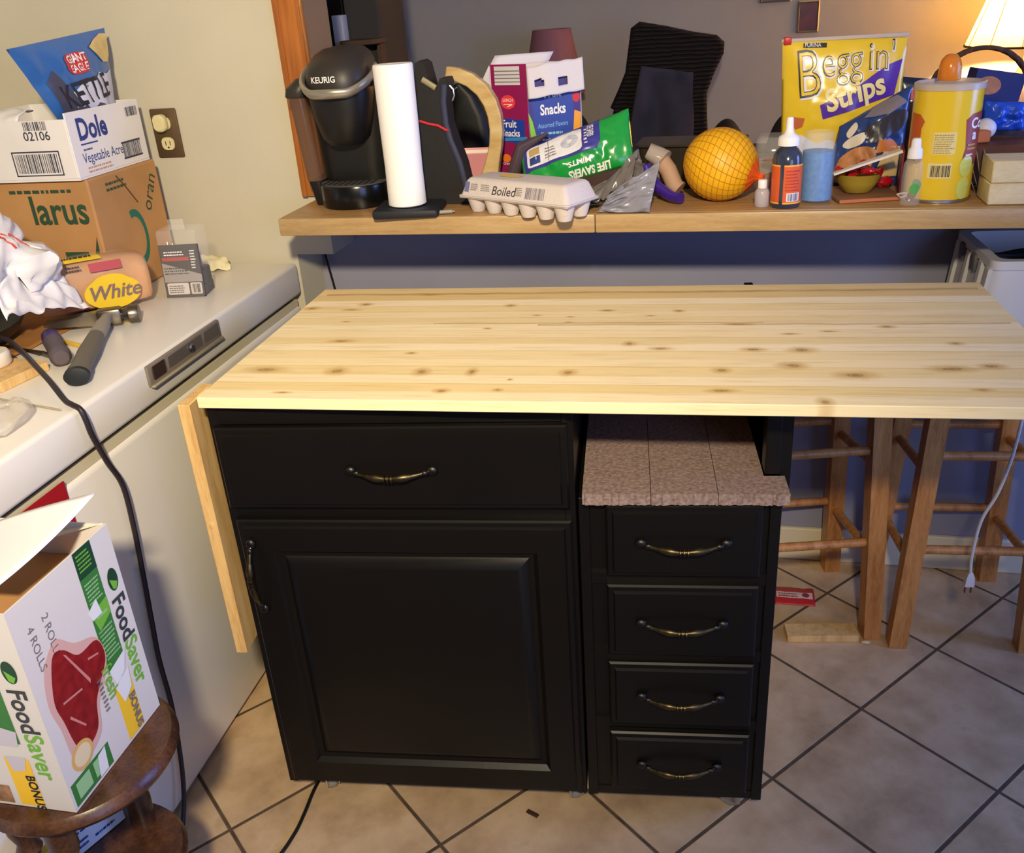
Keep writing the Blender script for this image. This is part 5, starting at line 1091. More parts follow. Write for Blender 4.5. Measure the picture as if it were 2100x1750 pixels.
b = MB(); b.lathe([(0.002, 0.0048), (0.0295, 0.0055), (0.0298, 0.09), (0.0298, 0.098), (0.002, 0.0975)], 40); b.build('blue_wax', mat('sky blue wax', (30, 112, 196), 0.55, c2=(62, 142, 208), scale=120, sss=0.2), t)

# ---- bag of dog treats
YB = mat('yellow treat bag film', (232, 196, 44), 0.25, coat=0.4)
t = thing('dog_treat_bag', 'big yellow and purple bag of dog treats standing on the bar', 'bag', bar(1.185, 0.305, 0.001))
o, sf = pillow('bag', YB, t, [(-0.112, 0.0, 0.0), (0.122, 0.0, 0.0), (0.122, 0.012, 0.280), (-0.124, 0.012, 0.288)], 0.055, 0.004, 16, 50, 50, seed=3, e=(0.5, 0.55))
VIO = mat('violet treat print', (84, 44, 158), 0.3, coat=0.3)
decal('violet_swoosh', VIO, t, [d_poly([(0.32, 0.55), (0.35, 0.45), (0.55, 0.50), (0.75, 0.56), (0.93, 0.61), (0.975, 0.86), (0.86, 0.82), (0.74, 0.75), (0.60, 0.66), (0.44, 0.60)])], sf, 0.0012, cut=0.05)
BK = mat('lettering outline black', (44, 40, 52), 0.35); CRM = mat('cream lettering', (238, 222, 150), 0.35)
decal('lettering_glow', mat('pale lettering glow', (226, 220, 214), 0.35), t, [d_txt('B', 0.125, 0.735, 0.46, 0.80, rot=0.10, bold=0.03), d_txt('egg', 0.325, 0.83, 0.31, 0.80, rot=0.09, bold=0.03), d_txt("in'", 0.70, 0.865, 0.27, 0.9, rot=0.02, bold=0.03)], sf, 0.0016, cut=0.04)
decal('brand_lettering', BK, t, [d_txt('B', 0.11, 0.74, 0.48, 0.80, rot=0.10), d_txt('egg', 0.315, 0.835, 0.32, 0.80, rot=0.09), d_txt("in'", 0.69, 0.87, 0.28, 0.9, rot=0.02)], sf, 0.0024, cut=0.04)
decal('lettering_fill', YB, t, [d_txt('B', 0.118, 0.74, 0.46, 0.80, rot=0.10, bold=-0.022), d_txt('egg', 0.323, 0.835, 0.31, 0.80, rot=0.09, bold=-0.02), d_txt("in'", 0.695, 0.87, 0.27, 0.9, rot=0.02, bold=-0.02)], sf, 0.0030, cut=0.04)
decal('lettering', CRM, t, [d_txt('Strips', 0.37, 0.565, 0.215, 1.0, rot=0.27, bold=0.03)], sf, 0.0028, cut=0.04)
decal('maker_strip', INK, t, [d_rects([(0.17, 0.945, 0.36, 0.975)])], sf, 0.0018, cut=0.05)
decal('maker_lettering', INKW, t, [d_txt('PURINA', 0.18, 0.960, 0.038, 1.0)], sf, 0.0026, cut=0.05)
decal('ribbon', mat('rust ribbon print', (190, 102, 56), 0.4), t, [d_poly([(0.04, 0.44), (0.10, 0.47), (0.20, 0.46), (0.18, 0.40), (0.12, 0.38), (0.10, 0.42)])], sf, 0.0018, cut=0.05)
decal('pale_panel', mat('pale grey print', (214, 212, 222), 0.4), t, [spoly([(0.02, 0.08), (0.04, 0.26), (0.16, 0.34), (0.30, 0.28), (0.42, 0.30), (0.50, 0.22), (0.40, 0.10), (0.2, 0.04)])], sf, 0.0018, cut=0.05)
b = MB(); b.box(-0.126, 0.008, 0.283, 0.125, 0.013, 0.2905, 0.001, 1); b.build('zip_rail', mat('clear zip', (190, 176, 160), 0.3), t)
b = MB(); b.box(-0.122, 0.003, 0.279, -0.106, 0.017, 0.294, 0.002, 2); b.build('zip_slider', mat('red slider', (190, 34, 40), 0.4), t)
# ---- blue snack sack with picture print in front of it
t = thing('blue_snack_bag', 'rumpled dark blue snack bag leaning before the dog treat bag', 'bag', bar(1.245, 0.225, 0.001))
o, sf = pillow('bag', mat('dark blue snack film', (38, 62, 120), 0.3, coat=0.4), t, [(-0.085, 0.0, 0.0), (0.062, 0.0, 0.0), (0.072, 0.03, 0.196), (-0.062, 0.03, 0.118)], 0.055, 0.010, 24, 44, 44, seed=11, e=(0.5, 0.5))
decal('cookie_picture', mat('brown cookie print', (190, 126, 74), 0.5, var=0.2, scale=40), t, [spoly([(0.10, 0.10), (0.12, 0.42), (0.36, 0.52), (0.60, 0.40), (0.52, 0.16), (0.3, 0.06)])], sf, 0.002, cut=0.06)
decal('silver_gather', mat('grey foil', (128, 120, 130), 0.25), t, [d_poly([(0.35, 0.90), (0.5, 0.99), (0.8, 0.97), (0.95, 0.84), (0.7, 0.80), (0.5, 0.84)])], sf, 0.0016, cut=0.06)
decal('dark_folds', mat('charcoal foil', (56, 52, 58), 0.3), t, [spoly([(0.42, 0.74), (0.9, 0.78), (0.96, 0.62), (0.62, 0.52), (0.46, 0.56)])], sf, 0.0016, cut=0.06)
decal('white_treats', mat('cream treat print', (226, 214, 190), 0.5), t, [spoly([(0.14, 0.80), (0.24, 0.90), (0.28, 0.80), (0.20, 0.70)])], sf, 0.002, cut=0.06)
decal('white_treats', mat('cream treat print', (226, 214, 190), 0.5), t, [spoly([(0.12, 0.62), (0.22, 0.70), (0.42, 0.68), (0.38, 0.56), (0.22, 0.54)])], sf, 0.002, cut=0.06)
decal('tan_panel', mat('tan print', (206, 178, 116), 0.5), t, [d_poly([(0.62, 0.10), (0.94, 0.10), (0.94, 0.40), (0.72, 0.44)])], sf, 0.002, cut=0.06)
decal('orange_panel', mat('orange print panel', (200, 116, 44), 0.5), t, [d_poly([(0.60, 0.38), (0.94, 0.36), (0.80, 0.50), (0.62, 0.52)])], sf, 0.0026, cut=0.06)
# brown paper bag standing behind the canister
t = thing('brown_paper_bag', 'small tan paper bag between the blue snack bag and canister', 'bag', bar(1.345, 0.262, 0.001))
pillow('bag', mat('tan paper', (150, 118, 70), 0.8, var=0.15, scale=14), t, [(-0.035, 0, 0), (0.035, 0, 0), (0.030, 0.01, 0.165), (-0.030, 0.01, 0.160)], 0.05, 0.006, 30, 24, 24, seed=8)
t = thing('red_dark_wrapper', 'dark blue wrapper with red print poking up left of the canister', 'wrapper', bar(1.333, 0.332, 0.001))
o, sf = pillow('wrapper', mat('midnight film', (26, 28, 52), 0.3, coat=0.3), t, [(-0.032, 0, 0), (0.032, 0, 0), (0.032, 0.01, 0.196), (-0.032, 0.01, 0.204)], 0.045, 0.007, 24, 26, 26, seed=14)
decal('red_print', mat('red print', (190, 40, 60), 0.4), t, [d_ell(0.45, 0.83, 0.22, 0.05)], sf, 0.002, cut=0.06)
# ---- tray with bowl
t = thing('cutting_board', 'small wooden board tilted by a string, under the yellow bowl', 'board', bar(1.225, 0.130, 0.0006, 0.22))
b = MB(); b.box(-0.066, -0.062, 0, 0.062, 0.075, 0.0075, 0.002, 2); b.build('board', mat('worn brown board', (132, 92, 62), 0.6, var=0.15, scale=9, stretch=(2, 12, 2)), t)
b = MB(); b.box(-0.066, -0.0642, 0.0005, 0.062, -0.0622, 0.0070, 0.0008, 1); b.build('edge_band', mat('orange board edge', (190, 112, 66), 0.5), t)
b = MB(); b.tube([V((0.058, -0.055, 0.010)), V((0.062, -0.068, 0.009)), V((0.048, -0.072, 0.007)), V((0.044, -0.066, 0.012)), V((0.054, -0.066, 0.014)), V((0.075, -0.058, 0.010))], 0.0022, 8); b.build('string', mat('white string', (222, 206, 190), 0.7), t)
t = thing('yellow_bowl', 'small olive yellow bowl holding red wrapped sweets', 'bowl', bar(1.214, 0.132, 0.0088))
b = MB(); b.lathe([(0.002, 0), (0.024, 0), (0.027, 0.002), (0.039, 0.020), (0.0465, 0.0375), (0.0475, 0.0385), (0.0455, 0.0380), (0.037, 0.021), (0.024, 0.005), (0.002, 0.004)], 44); b.build('bowl', mat('olive yellow melamine', (172, 146, 50), 0.4), t)
SW = mat('red foil', (176, 20, 34), 0.22, coat=0.5)
for k, (x, y, z, a) in enumerate(((-0.006, 0.004, 0.040, 0.4), (0.016, -0.010, 0.042, -0.5), (0.004, 0.022, 0.046, 1.2), (-0.024, 0.012, 0.036, 2.0))):
    b = MB(); b.ell((0, 0, 0), 0.017, 0.010, 0.008, 14, 8); b.apply(lambda p: p + V((1, 1, 1)) * 0.0018 * noise.noise(p * 260 + V((k, 0, 0))))
    for s in (-1, 1): b.lathe([(0.003, 0.0), (0.004, 0.004), (0.009, 0.012)], 10, M=T(s * 0.0155, 0, 0) @ Matrix.Rotation(s * PI / 2, 4, 'Y'))
    tag(b.build('wrapped_sweet', SW, M=bar(1.214 + x, 0.132 + y, 0.0088 + z, a)), 'red foil wrapped sweet in the small yellow bowl', 'sweet', 'red sweets in the yellow bowl')
b = MB(); b.ell((0, 0, 0.012), 0.020, 0.012, 0.010, 16, 10); b.apply(lambda p: p + V((1, 1, 1)) * 0.003 * noise.noise(p * 200))
tag(b.build('red_wrapper', SW, M=bar(1.270, 0.165, 0.0088, 0.5)), 'loose red foil wrapper on the board right of the bowl', 'wrapper')
b = MB(); b.beam((-0.063, 0, 0.0), (0.060, 0.012, 0.040), 0.0035, 0.014, 0.005, 0.024, side=(0, 0, 1)); 
tag(b.build('white_knife', mat('white ceramic', (226, 216, 202), 0.4), M=bar(1.225, 0.090, 0.0515)), 'white plastic knife resting slantwise over the yellow bowl', 'knife')
b = MB(); b.box(0, 0, 0, 0.004, 0.10, 0.090, 0.001, 1); tag(b.build('red_booklet', mat('dark red cover', (120, 30, 48), 0.5), M=bar(1.2885, 0.105, 0.0006, -0.12)), 'thin dark red booklet standing left of the spray bottle', 'booklet')

# ---- yellow crisp canister with an orange toy egg on its lid
CY = mat('yellow canister', (236, 200, 40), 0.25, coat=0.5)
t = thing('yellow_canister', 'tall yellow snack canister with clear plastic lid at bar right', 'canister', bar(1.3575, 0.105, 0.0008))
CR = 0.060
b = MB(); b.lathe([(0.003, 0.001), (CR, 0.001), (CR, 0.2065), (0.003, 0.2065)], 56); b.build('can', CY, t)
b = MB(); b.lathe([(CR - 0.002, 0.0), (CR + 0.0012, 0.0), (CR + 0.0016, 0.004), (CR, 0.0055)], 56, cap=False); b.build('bottom_rim', STEEL, t)
b = MB(); b.lathe([(CR + 0.0002, 0.202), (CR + 0.0022, 0.202), (CR + 0.0022, 0.212), (CR - 0.001, 0.214), (CR - 0.006, 0.2085), (0.003, 0.2082)], 56); b.build('lid', mat('milky clear lid', (210, 196, 186), 0.25, alpha=0.75), t)
cs = cyl_surf(CR)
BRN = mat('canister brown red', (150, 64, 52), 0.35); LIM = mat('lime ellipse', (206, 214, 110), 0.4)
decal('brown_panel', BRN, t, [d_poly([(0.026, 0.150), (0.040, 0.160), (0.085, 0.165), (0.085, 0.070), (0.024, 0.062), (0.032, 0.10)])], cs, 0.0005, cut=0.006)
decal('orange_panel', mat('canister orange', (196, 92, 36), 0.35), t, [d_poly([(-0.085, 0.075), (-0.060, 0.075), (-0.054, 0.10), (-0.054, 0.135), (-0.048, 0.148), (-0.060, 0.160), (-0.085, 0.162)])], cs, 0.0005, cut=0.006)
decal('white_panel', mat('canister pale panel', (232, 212, 140), 0.4), t, [d_rr(-0.028, 0.090, 0.012, 0.130, 0.003), d_rects([(-0.032, 0.046, 0.010, 0.074)])], cs, 0.0005, cut=0.006)
decal('printed_text', mat('canister text', (170, 150, 90), 0.5), t, [d_lines(-0.026, 0.092, 0.010, 0.128, 9, 5)], cs, 0.0009, cut=0.006)
decal('barcode', INK, t, d_bars(-0.026, 0.049, 0.008, 0.070, 20, 12), cs, 0.0009)
decal('lime_ellipse', LIM, t, [d_ell(0.040, 0.066, 0.016, 0.020)], cs, 0.0010, cut=0.006)
decal('lime_ellipse', LIM, t, [d_ell(0.038, 0.026, 0.015, 0.021)], cs, 0.0010, cut=0.006)
decal('green_dot', mat('canister green dot', (90, 160, 50), 0.4), t, [d_ell(-0.050, 0.032, 0.010, 0.011)], cs, 0.0010, cut=0.006)
decal('lettering', INKW, t, [d_txt('Co', 0.037, 0.142, 0.026, bold=0.03), d_txt('a', 0.044, 0.122, 0.026, bold=0.03)], cs, 0.0012, cut=0.006)
decal('gold_lettering', mat('canister gold print', (206, 170, 70), 0.4), t, d_lines(0.036, 0.096, 0.06, 0.110, 2, 4), cs, 0.0012, cut=0.006)
decal('pale_lettering', INKW, t, d_lines(0.034, 0.078, 0.056, 0.092, 2, 6), cs, 0.0012, cut=0.006)
t = thing('orange_toy_egg', 'orange plastic capsule standing on the yellow canister lid', 'capsule', bar(1.352, 0.095, 0.2172))
b = MB(); b.lathe([(0.002, 0.0), (0.019, 0.0), (0.0205, 0.003), (0.0195, 0.024), (0.0165, 0.036), (0.010, 0.0435), (0.004, 0.0455), (0.0005, 0.046)], 32); b.build('capsule', mat('translucent orange plastic', (230, 136, 40), 0.2, alpha=0.92, sss=0.4), t)
b = MB(); b.tube([(0.012 * math.cos(0), -0.0165, 0.002), (0.012, -0.0172, 0.026)], 0.004, 8, flat=(1, 0.3)); b.build('clear_clip', CLR, t)
# ---- clear spray bottle
t = thing('spray_bottle', 'small clear spray bottle with white top before the yellow canister', 'bottle', bar(1.300, 0.042, 0.0008))
b = MB(); b.lathe([(0.002, 0), (0.0165, 0), (0.0180, 0.002), (0.0185, 0.05), (0.0175, 0.076), (0.013, 0.084), (0.009, 0.086), (0.009, 0.090)], 32); b.build('bottle', CLR, t)
b = MB(); b.lathe([(0.002, 0.086), (0.0135, 0.086), (0.0125, 0.102), (0.009, 0.106), (0.0085, 0.118), (0.006, 0.122), (0.002, 0.122)], 28); b.build('spray_head', INKW, t)
decal('green_dot_label', mat('green dot label', (80, 160, 70), 0.5), t, [d_ell(0.003, 0.032, 0.009, 0.010)], cyl_surf(0.0186), 0.0005, cut=0.005)
# ---- stacked pale wood block, papers
t = thing('wood_blocks', 'pale wood block at the right end of the view on the bar', 'block', bar(1.432, 0.022, 0.0006, 0.0))
PALEW = plank('pale block wood', (206, 186, 140), (222, 206, 164), (232, 218, 182), (2, 20, 8), 5, 0.55)
b = MB(); b.box(0, 0, 0, 0.15, 0.085, 0.0395, 0.002, 1); b.build('lower_half', PALEW, t)
b = MB(); b.box(0.001, 0.0, 0.0400, 0.15, 0.085, 0.0800, 0.002, 1); b.build('upper_half', PALEW, t)
t = thing('paper_fan', 'fan of loose papers leaning between the canister and wood block', 'papers', bar(1.460, 0.155, 0.0006))
for k in range(4):
    b = MB(); b.grid(lambda u, v: V((-0.004 - 0.006 * k + 0.010 * u + (-0.012 - 0.008 * k) * v, 0.06 * u - 0.02 + 0.004 * k, 0.075 * v + 0.0005)), 4, 6); b.build('sheet', mat('cream paper', (196, 180, 152), 0.7), t, solid=0.0008, fixn=False)
# ---- wicker basket with things in it
WICK = mat('brown wicker', (96, 58, 34), 0.6, c2=(52, 30, 18), scale=50, bump=0.4)
t = thing('wicker_basket', 'brown wicker basket with a tall arched handle, behind the canister', 'basket', bar(1.475, 0.40, 0.0008))
b = MB()
def brng(s, z, w=0.0): return [V((x * s * (1 + w * math.cos(i * PI)), y * s * (1 + w * math.cos(i * PI)), z)) for i, (x, y) in enumerate(circ(0.115, 64, 0, 0, 0.085))]
b.loft([brng(0.80, 0.0)] + [brng(0.80 + 0.022 * k, 0.008 + 0.012 * k, 0.02 * (-1) ** k) for k in range(9)] + [brng(0.95, 0.105), brng(0.78, 0.02), brng(0.3, 0.014)]); b.build('basket_body', WICK, t, ang=60)
b = MB()
for off in (0, 0.5, 1.0): b.tube([brng(1.01, 0.104)[i] + V((0, 0, 0.005 * math.sin(i * 0.8 + off * 2 * PI))) for i in range(64)], 0.0048, 8, closed=True)
b.build('rim', WICK, t)
for off in (0.0, 2.1, 4.2):
    b = MB(); b.tube([V((0.110 * math.cos(PI * k / 40) + 0.003 * math.cos(k * 0.9 + off), 0.003 * math.sin(k * 0.9 + off), 0.10 + 0.148 * math.sin(PI * k / 40) ** 0.85)) for k in range(41)], 0.0048, 8); b.build('handle_strand', WICK, t)
t = thing('cookie_box', 'dark blue biscuit box tilted in the wicker basket', 'box', bar(1.482, 0.372, 0.101, 0.22))
b = MB(); b.box(-0.050, -0.02, 0, 0.055, 0.02, 0.105, 0.001, 1); b.xf(T(0, 0, 0, 0, 0, 0.18)); b.build('box', mat('navy carton', (36, 42, 100), 0.4), t, ang=30)
decal('biscuit_picture', mat('biscuit print', (180, 120, 80), 0.5, var=0.15, scale=50), t, [d_ell(-0.018, 0.075, 0.026, 0.018)], lambda u, v: (T(0, 0, 0, 0, 0, 0.18) @ V((u, -0.0202, v)), V((0, -1, 0))), 0.0006)
t = thing('blue_foil_bag', 'crumpled bright blue foil bag at front of the wicker basket', 'bag', bar(1.500, 0.286, 0.095))
pillow('bag', mat('bright blue foil', (24, 76, 196), 0.3, coat=0.3), t, [(-0.035, 0, 0.0), (0.045, 0, 0.0), (0.045, 0, 0.055), (-0.035, 0, 0.060)], 0.03, 0.010, 40, 24, 24, seed=21)
b = MB(); b.ell((0, 0, 0), 0.021, 0.021, 0.021, 24, 14); tag(b.build('white_ball', mat('white plastic ball', (222, 216, 214), 0.4), M=bar(1.470, 0.275, 0.102)), 'white ball resting at front of the wicker basket', 'ball')
t = thing('red_brown_box', 'low reddish brown box in front of the wicker basket, behind the wood block', 'box', bar(1.478, 0.245, 0.0008, 0.05))
b = MB(); b.box(-0.050, -0.035, 0, 0.10, 0.055, 0.078, 0.003, 1); b.build('box', mat('reddish brown board', (104, 58, 34), 0.6, var=0.2, scale=12), t)
b = MB(); b.box(-0.020, -0.014, 0, 0.022, 0.014, 0.024, 0.003, 1); tag(b.build('orange_packet', mat('orange packet', (190, 106, 50), 0.5), M=bar(1.450, 0.245, 0.0795, 0.3)), 'small orange packet on the reddish brown box by the canister', 'packet')
# ================================================================== ON THE FLOOR AND UNDER THE COUNTER
t = thing('red_packet', 'red and white paper packet on the tiles right of the drawers', 'packet', T(1.052, 0.715, 0.0008, -0.10))
b = MB(); b.grid(lambda u, v: V((0.10 * u, 0.075 * v, 0.002 + 0.006 * math.sin(PI * v) + 0.002 * noise.noise(V((u * 6, v * 6, 0))))), 16, 10); b.build('packet', mat('red packet print', (196, 46, 50), 0.5), t, solid=0.0012, fixn=False)
PS = fd(lambda u, v: V((0.10 * u, 0.075 * v, 0.002 + 0.006 * math.sin(PI * v) + 0.002 * noise.noise(V((u * 6, v * 6, 0))))))
decal('white_band', mat('packet white', (226, 196, 190), 0.5), t, d_rects([(0.05, 0.30, 0.95, 0.62)]), PS, 0.0008, cut=0.1)
decal('printed_text', mat('packet print', (150, 60, 60), 0.5), t, [d_lines(0.1, 0.34, 0.62, 0.58, 2, 3), d_ell(0.78, 0.46, 0.09, 0.12)], PS, 0.0014, cut=0.1)
b = MB(); b.box(0, -0.05, 0, 0.168, 0.0, 0.018, 0.001, 1); tag(b.build('wood_scrap', RAWP, M=T(1.058, 0.612, 0.0005, 0.04)), 'short flat pine scrap on the tiles beside the stool foot', 'wood scrap')
b = MB(); b.box(0, 0, 0, 0.026, 0.009, 0.004, 0.001, 1); tag(b.build('bark_chip', mat('dark bark', (64, 40, 26), 0.8), M=T(0.475, 0.020, 0.0004, -0.5)), 'tiny dark wood chip on the tiles before the wide cabinet', 'chip')
b = MB(); b.ell((0, 0, 0.003), 0.011, 0.006, 0.0034, 12, 7); b.apply(lambda p: p + V((1, 1, 0)) * 0.002 * noise.noise(p * 300)); tag(b.build('crumb', mat('pale crumb', (222, 196, 160), 0.8), M=T(1.243, 0.566, 0.0006)), 'pale crumb on the tiles by the stool feet', 'crumb')
b = MB(); b.tube(smooth_path([(0.075, 0.30, 0.006), (0.05, 0.16, 0.006), (0.034, 0.06, 0.006), (0.032, -0.01, 0.006), (0.028, -0.06, 0.006), (0.012, -0.12, 0.006), (-0.03, -0.20, 0.006), (-0.09, -0.30, 0.006)]), 0.0038, 8)
tag(b.build('floor_cord', BLACKPL), 'black cord running out from under the wide cabinet', 'cord')
t = thing('appliance_cord', 'white power cable with plug hanging before the farther stool', 'cable', T(0, 0, 0))
CORDP = [(1.452, 0.49, 0.885), (1.450, 0.455, 0.80), (1.448, 0.45, 0.70), (1.447, 0.45, 0.636), (1.442, 0.45, 0.56), (1.428, 0.45, 0.48), (1.406, 0.45, 0.415), (1.400, 0.45, 0.33), (1.404, 0.45, 0.279)]
WC = mat('white cable', (214, 208, 210), 0.45)
b = MB(); b.tube(smooth_path(CORDP), 0.0034, 8); b.build('cable', WC, t)
e = V(CORDP[-1]); b = MB(); b.loft([[e + V((sx * w, sy * w * 0.7, z)) for sx, sy in ((-1, -1), (1, -1), (1, 1), (-1, 1))] for w, z in ((0.004, 0.006), (0.008, -0.004), (0.0095, -0.022), (0.0095, -0.027))]); pl_ = b.build('plug', WC, t)
b = MB()
for s in (-1, 1): b.box(e.x + s * 0.006 - 0.0008, e.y - 0.003, e.z - 0.045, e.x + s * 0.006 + 0.0008, e.y + 0.003, e.z - 0.027)
b.build('prongs', mat('dull prongs', (120, 104, 84), 0.35, metal=1.0), pl_)
# white tote standing on the farther stool
t = thing('white_tote', 'open white plastic tote lined in black behind the countertop right end', 'tote', T(1.60, 0.722, 0.731, -0.06))
TW = mat('white tote plastic', (222, 220, 222), 0.4)
def tr(wx, wy, z, r=0.02): return [V((x, y, z)) for x, y in rrect(wx, wy, r, 5)]
b = MB(); b.loft([tr(0.40, 0.27, 0.0), tr(0.405, 0.275, 0.004), tr(0.372, 0.262, 0.170), tr(0.380, 0.268, 0.172), tr(0.380, 0.268, 0.190), tr(0.340, 0.232, 0.190), tr(0.338, 0.230, 0.170), tr(0.345, 0.235, 0.02), tr(0.1, 0.1, 0.018)]); b.build('tub', TW, t)
for y0 in (-0.115, -0.065, 0.025, 0.108):
    b = MB(); b.loft([[V((x0, y0 - w, z)), V((x0, y0 + w, z)), V((x0 - 0.007, y0 + w * 0.7, z)), V((x0 - 0.007, y0 - w * 0.7, z))] for x0, w, z in ((-0.2015, 0.013, 0.006), (-0.1855, 0.013, 0.172))]); b.build('rib', TW, t)
for y0 in (-0.022, 0.068):
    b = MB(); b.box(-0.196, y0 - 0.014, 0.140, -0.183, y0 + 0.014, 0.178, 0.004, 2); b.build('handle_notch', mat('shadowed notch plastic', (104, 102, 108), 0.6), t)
b = MB(); b.grid(lambda u, v: V(((u - 0.5) * 0.345, (v - 0.5) * 0.230, 0.150 + 0.022 * noise.noise(V((u * 3, v * 9, 2))) - 0.03 * math.sin(PI * u) * math.sin(PI * v))), 24, 24); b.build('black_liner', mat('black liner film', (22, 22, 28), 0.35, bump=0.4, bscale=40), t, fixn=False)
# ================================================================== LIVING ROOM BEYOND THE BAR
t = thing('wicker_armchair', 'high backed dark wicker armchair against the far wall', 'armchair', ROOM @ T(0.62, 3.0, 0))
DWK = NT('dark woven wicker'); tc = DWK.n('ShaderNodeTexCoord').outputs['Object']
wv = DWK.n('ShaderNodeTexWave', bands_direction='Z'); wv.inputs['Scale'].default_value = 16; wv.inputs['Distortion'].default_value = 2.2; wv.inputs['Detail'].default_value = 2; DWK.L(tc, wv.inputs['Vector'])
DWK.L(DWK.ramp(wv.outputs['Fac'], [(0.2, (22, 15, 12)), (0.8, (52, 36, 28))]), DWK.b.inputs['Base Color']); DWK.b.inputs['Roughness'].default_value = 0.75; DWK.bump(wv.outputs['Fac'], 0.9, 0.02); DWK = DWK.m
M = Matrix(((1, 0, 0, 0), (0, -1, 0, 0.10), (0, 0, 1, 0), (0, 0, 0, 1)))
Bk = [(-0.34, 0.42), (0.24, 0.42), (0.205, 0.70), (0.195, 0.84), (0.190, 0.96), (0.225, 1.06), (0.268, 1.15), (0.270, 1.185), (0.245, 1.206), (0.135, 1.226), (-0.007, 1.262), (-0.125, 1.286), (-0.145, 1.275), (-0.175, 1.07), (-0.215, 0.98), (-0.255, 0.90), (-0.30, 0.70)]
b = MB(); b.prism(Bk, -0.04, 0.04, M=Matrix(((1, 0, 0, 0), (0, 0, -1, 0.12), (0, 1, 0, 0), (0, 0, 0, 1)))); b.build('back', DWK, t, ang=50)
b = MB(); b.tube([V((x, 0.10, z)) for x, z in Bk[2:16]], 0.022, 10); b.build('rim', DWK, t)
b = MB(); b.box(-0.36, -0.28, 0.10, 0.22, 0.10, 0.42, 0.04, 3); b.build('seat_base', DWK, t)
for x0, x1 in ((-0.42, -0.33), (0.22, 0.29)):
    b = MB(); b.box(x0, -0.28, 0.10, x1, 0.12, 0.68, 0.03, 3); b.build('arm', DWK, t)
for x in (-0.40, 0.23):
    for y in (-0.26, 0.05): b = MB(); b.box(x, y, 0.0, x + 0.05, y + 0.05, 0.10); b.build('foot', DWK, t)
def thr(u, v):
    x = -0.11 + 0.25 * u - 0.12 * v * (1 - u) + 0.02 * v * u; z = 1.105 - 0.04 * u - 0.62 * v
    return V((x, 0.055 - 0.012 * math.sin(u * 9 + v * 2) - 0.03 * v + 0.02 * noise.noise(V((u * 3 - v * 2, v * 3, 0))), z))
b = MB(); b.grid(thr, 30, 30); tag(b.build('grey_throw', mat('slate grey throw', (70, 66, 78), 0.9, var=0.2, scale=5), M=ROOM @ T(0.62, 3.0, 0), solid=0.012, fixn=False), 'slate grey throw hanging on the wicker armchair back', 'throw')
b = MB(); b.ell((0, 0, 0), 0.10, 0.10, 0.12, 24, 16); b.apply(lambda p: p * (1 + 0.1 * noise.noise(p * 6))); tag(b.build('dark_cushion', mat('dark green cushion', (24, 26, 22), 0.9), M=ROOM @ T(0.205, 2.62, 0.845)), 'dark rounded cushion before the left arm of the wicker armchair', 'cushion')
b = MB(); b.box(-0.14, -0.14, 0.0, 0.12, 0.06, 0.715, 0.04, 3); tag(b.build('dark_ottoman', mat('dark green cushion', (24, 26, 22), 0.9), M=ROOM @ T(0.215, 2.62, 0)), 'dark upholstered pedestal under the rounded cushion, left of the wicker armchair', 'ottoman')
# dark sofa with bundles
SOFA = mat('dark brown upholstery', (40, 30, 26), 0.8)
t = thing('dark_sofa', 'dark sofa heaped with bundles right of the wicker armchair', 'sofa', ROOM @ T(1.45, 2.30, 0))
b = MB(); b.box(-0.62, -0.35, 0.0, 0.45, 0.40, 0.42, 0.05, 3); b.build('seat', SOFA, t)
b = MB(); b.box(-0.62, 0.18, 0.425, 0.45, 0.40, 0.78, 0.08, 3); b.build('back', SOFA, t)
b = MB(); b.box(0.455, -0.35, 0.0, 0.62, 0.40, 0.62, 0.07, 3); b.build('arm', SOFA, t)
for lab, x, y, z, rx, ry, rz, c in (('black bundle on the sofa nearest the wicker armchair', 0.945, 2.20, 0.68, 0.105, 0.15, 0.255, (30, 26, 24)), ('dark brown bundle on the sofa left of the yellow treat bag', 1.185, 2.20, 0.69, 0.100, 0.15, 0.270, (44, 31, 29)), ('dark bundle on the sofa hidden behind the yellow treat bag', 1.44, 2.20, 0.66, 0.10, 0.15, 0.22, (34, 28, 30))):
    b = MB(); b.ell((0, 0, 0), rx, ry, rz, 40, 24); b.apply(lambda p: p * (1 + 0.14 * noise.noise(p * 6.5 + V((x * 9, 0, 0))))); tag(b.build('coat_bundle', mat('cloth %d' % c[1], c, 0.85), M=ROOM @ T(x, y, z)), lab, 'bundle', 'bundles on the sofa')
# purple lamp on a stand
t = thing('purple_lamp', 'unlit table lamp with dusty purple shade behind the snack carton', 'lamp', ROOM @ T(-0.02, 3.5, 0.50))
PUR = mat('dusty purple shade', (156, 106, 118), 0.8)
b = MB(); b.lathe([(0.175, 0.455), (0.105, 0.785), (0.103, 0.785), (0.173, 0.455)], 40, cap=False); b.build('shade', PUR, t)
b = MB(); b.lathe([(0.01, 0.0), (0.09, 0.0), (0.095, 0.015), (0.04, 0.035), (0.07, 0.12), (0.085, 0.22), (0.06, 0.34), (0.02, 0.40), (0.015, 0.52), (0.01, 0.52)], 32); b.build('base', mat('dark glazed base', (58, 46, 44), 0.3), t)
t = thing('side_table', 'dark side table under the purple lamp', 'table', ROOM @ T(-0.02, 3.5, 0))
b = MB(); b.box(-0.25, -0.22, 0.47, 0.25, 0.22, 0.499, 0.005); b.build('top', SOFA, t)
for sx in (-1, 1):
    for sy in (-1, 1): b = MB(); b.box(sx * 0.22 - 0.02, sy * 0.19 - 0.02, 0, sx * 0.22 + 0.02, sy * 0.19 + 0.02, 0.47); b.build('leg', SOFA, t)
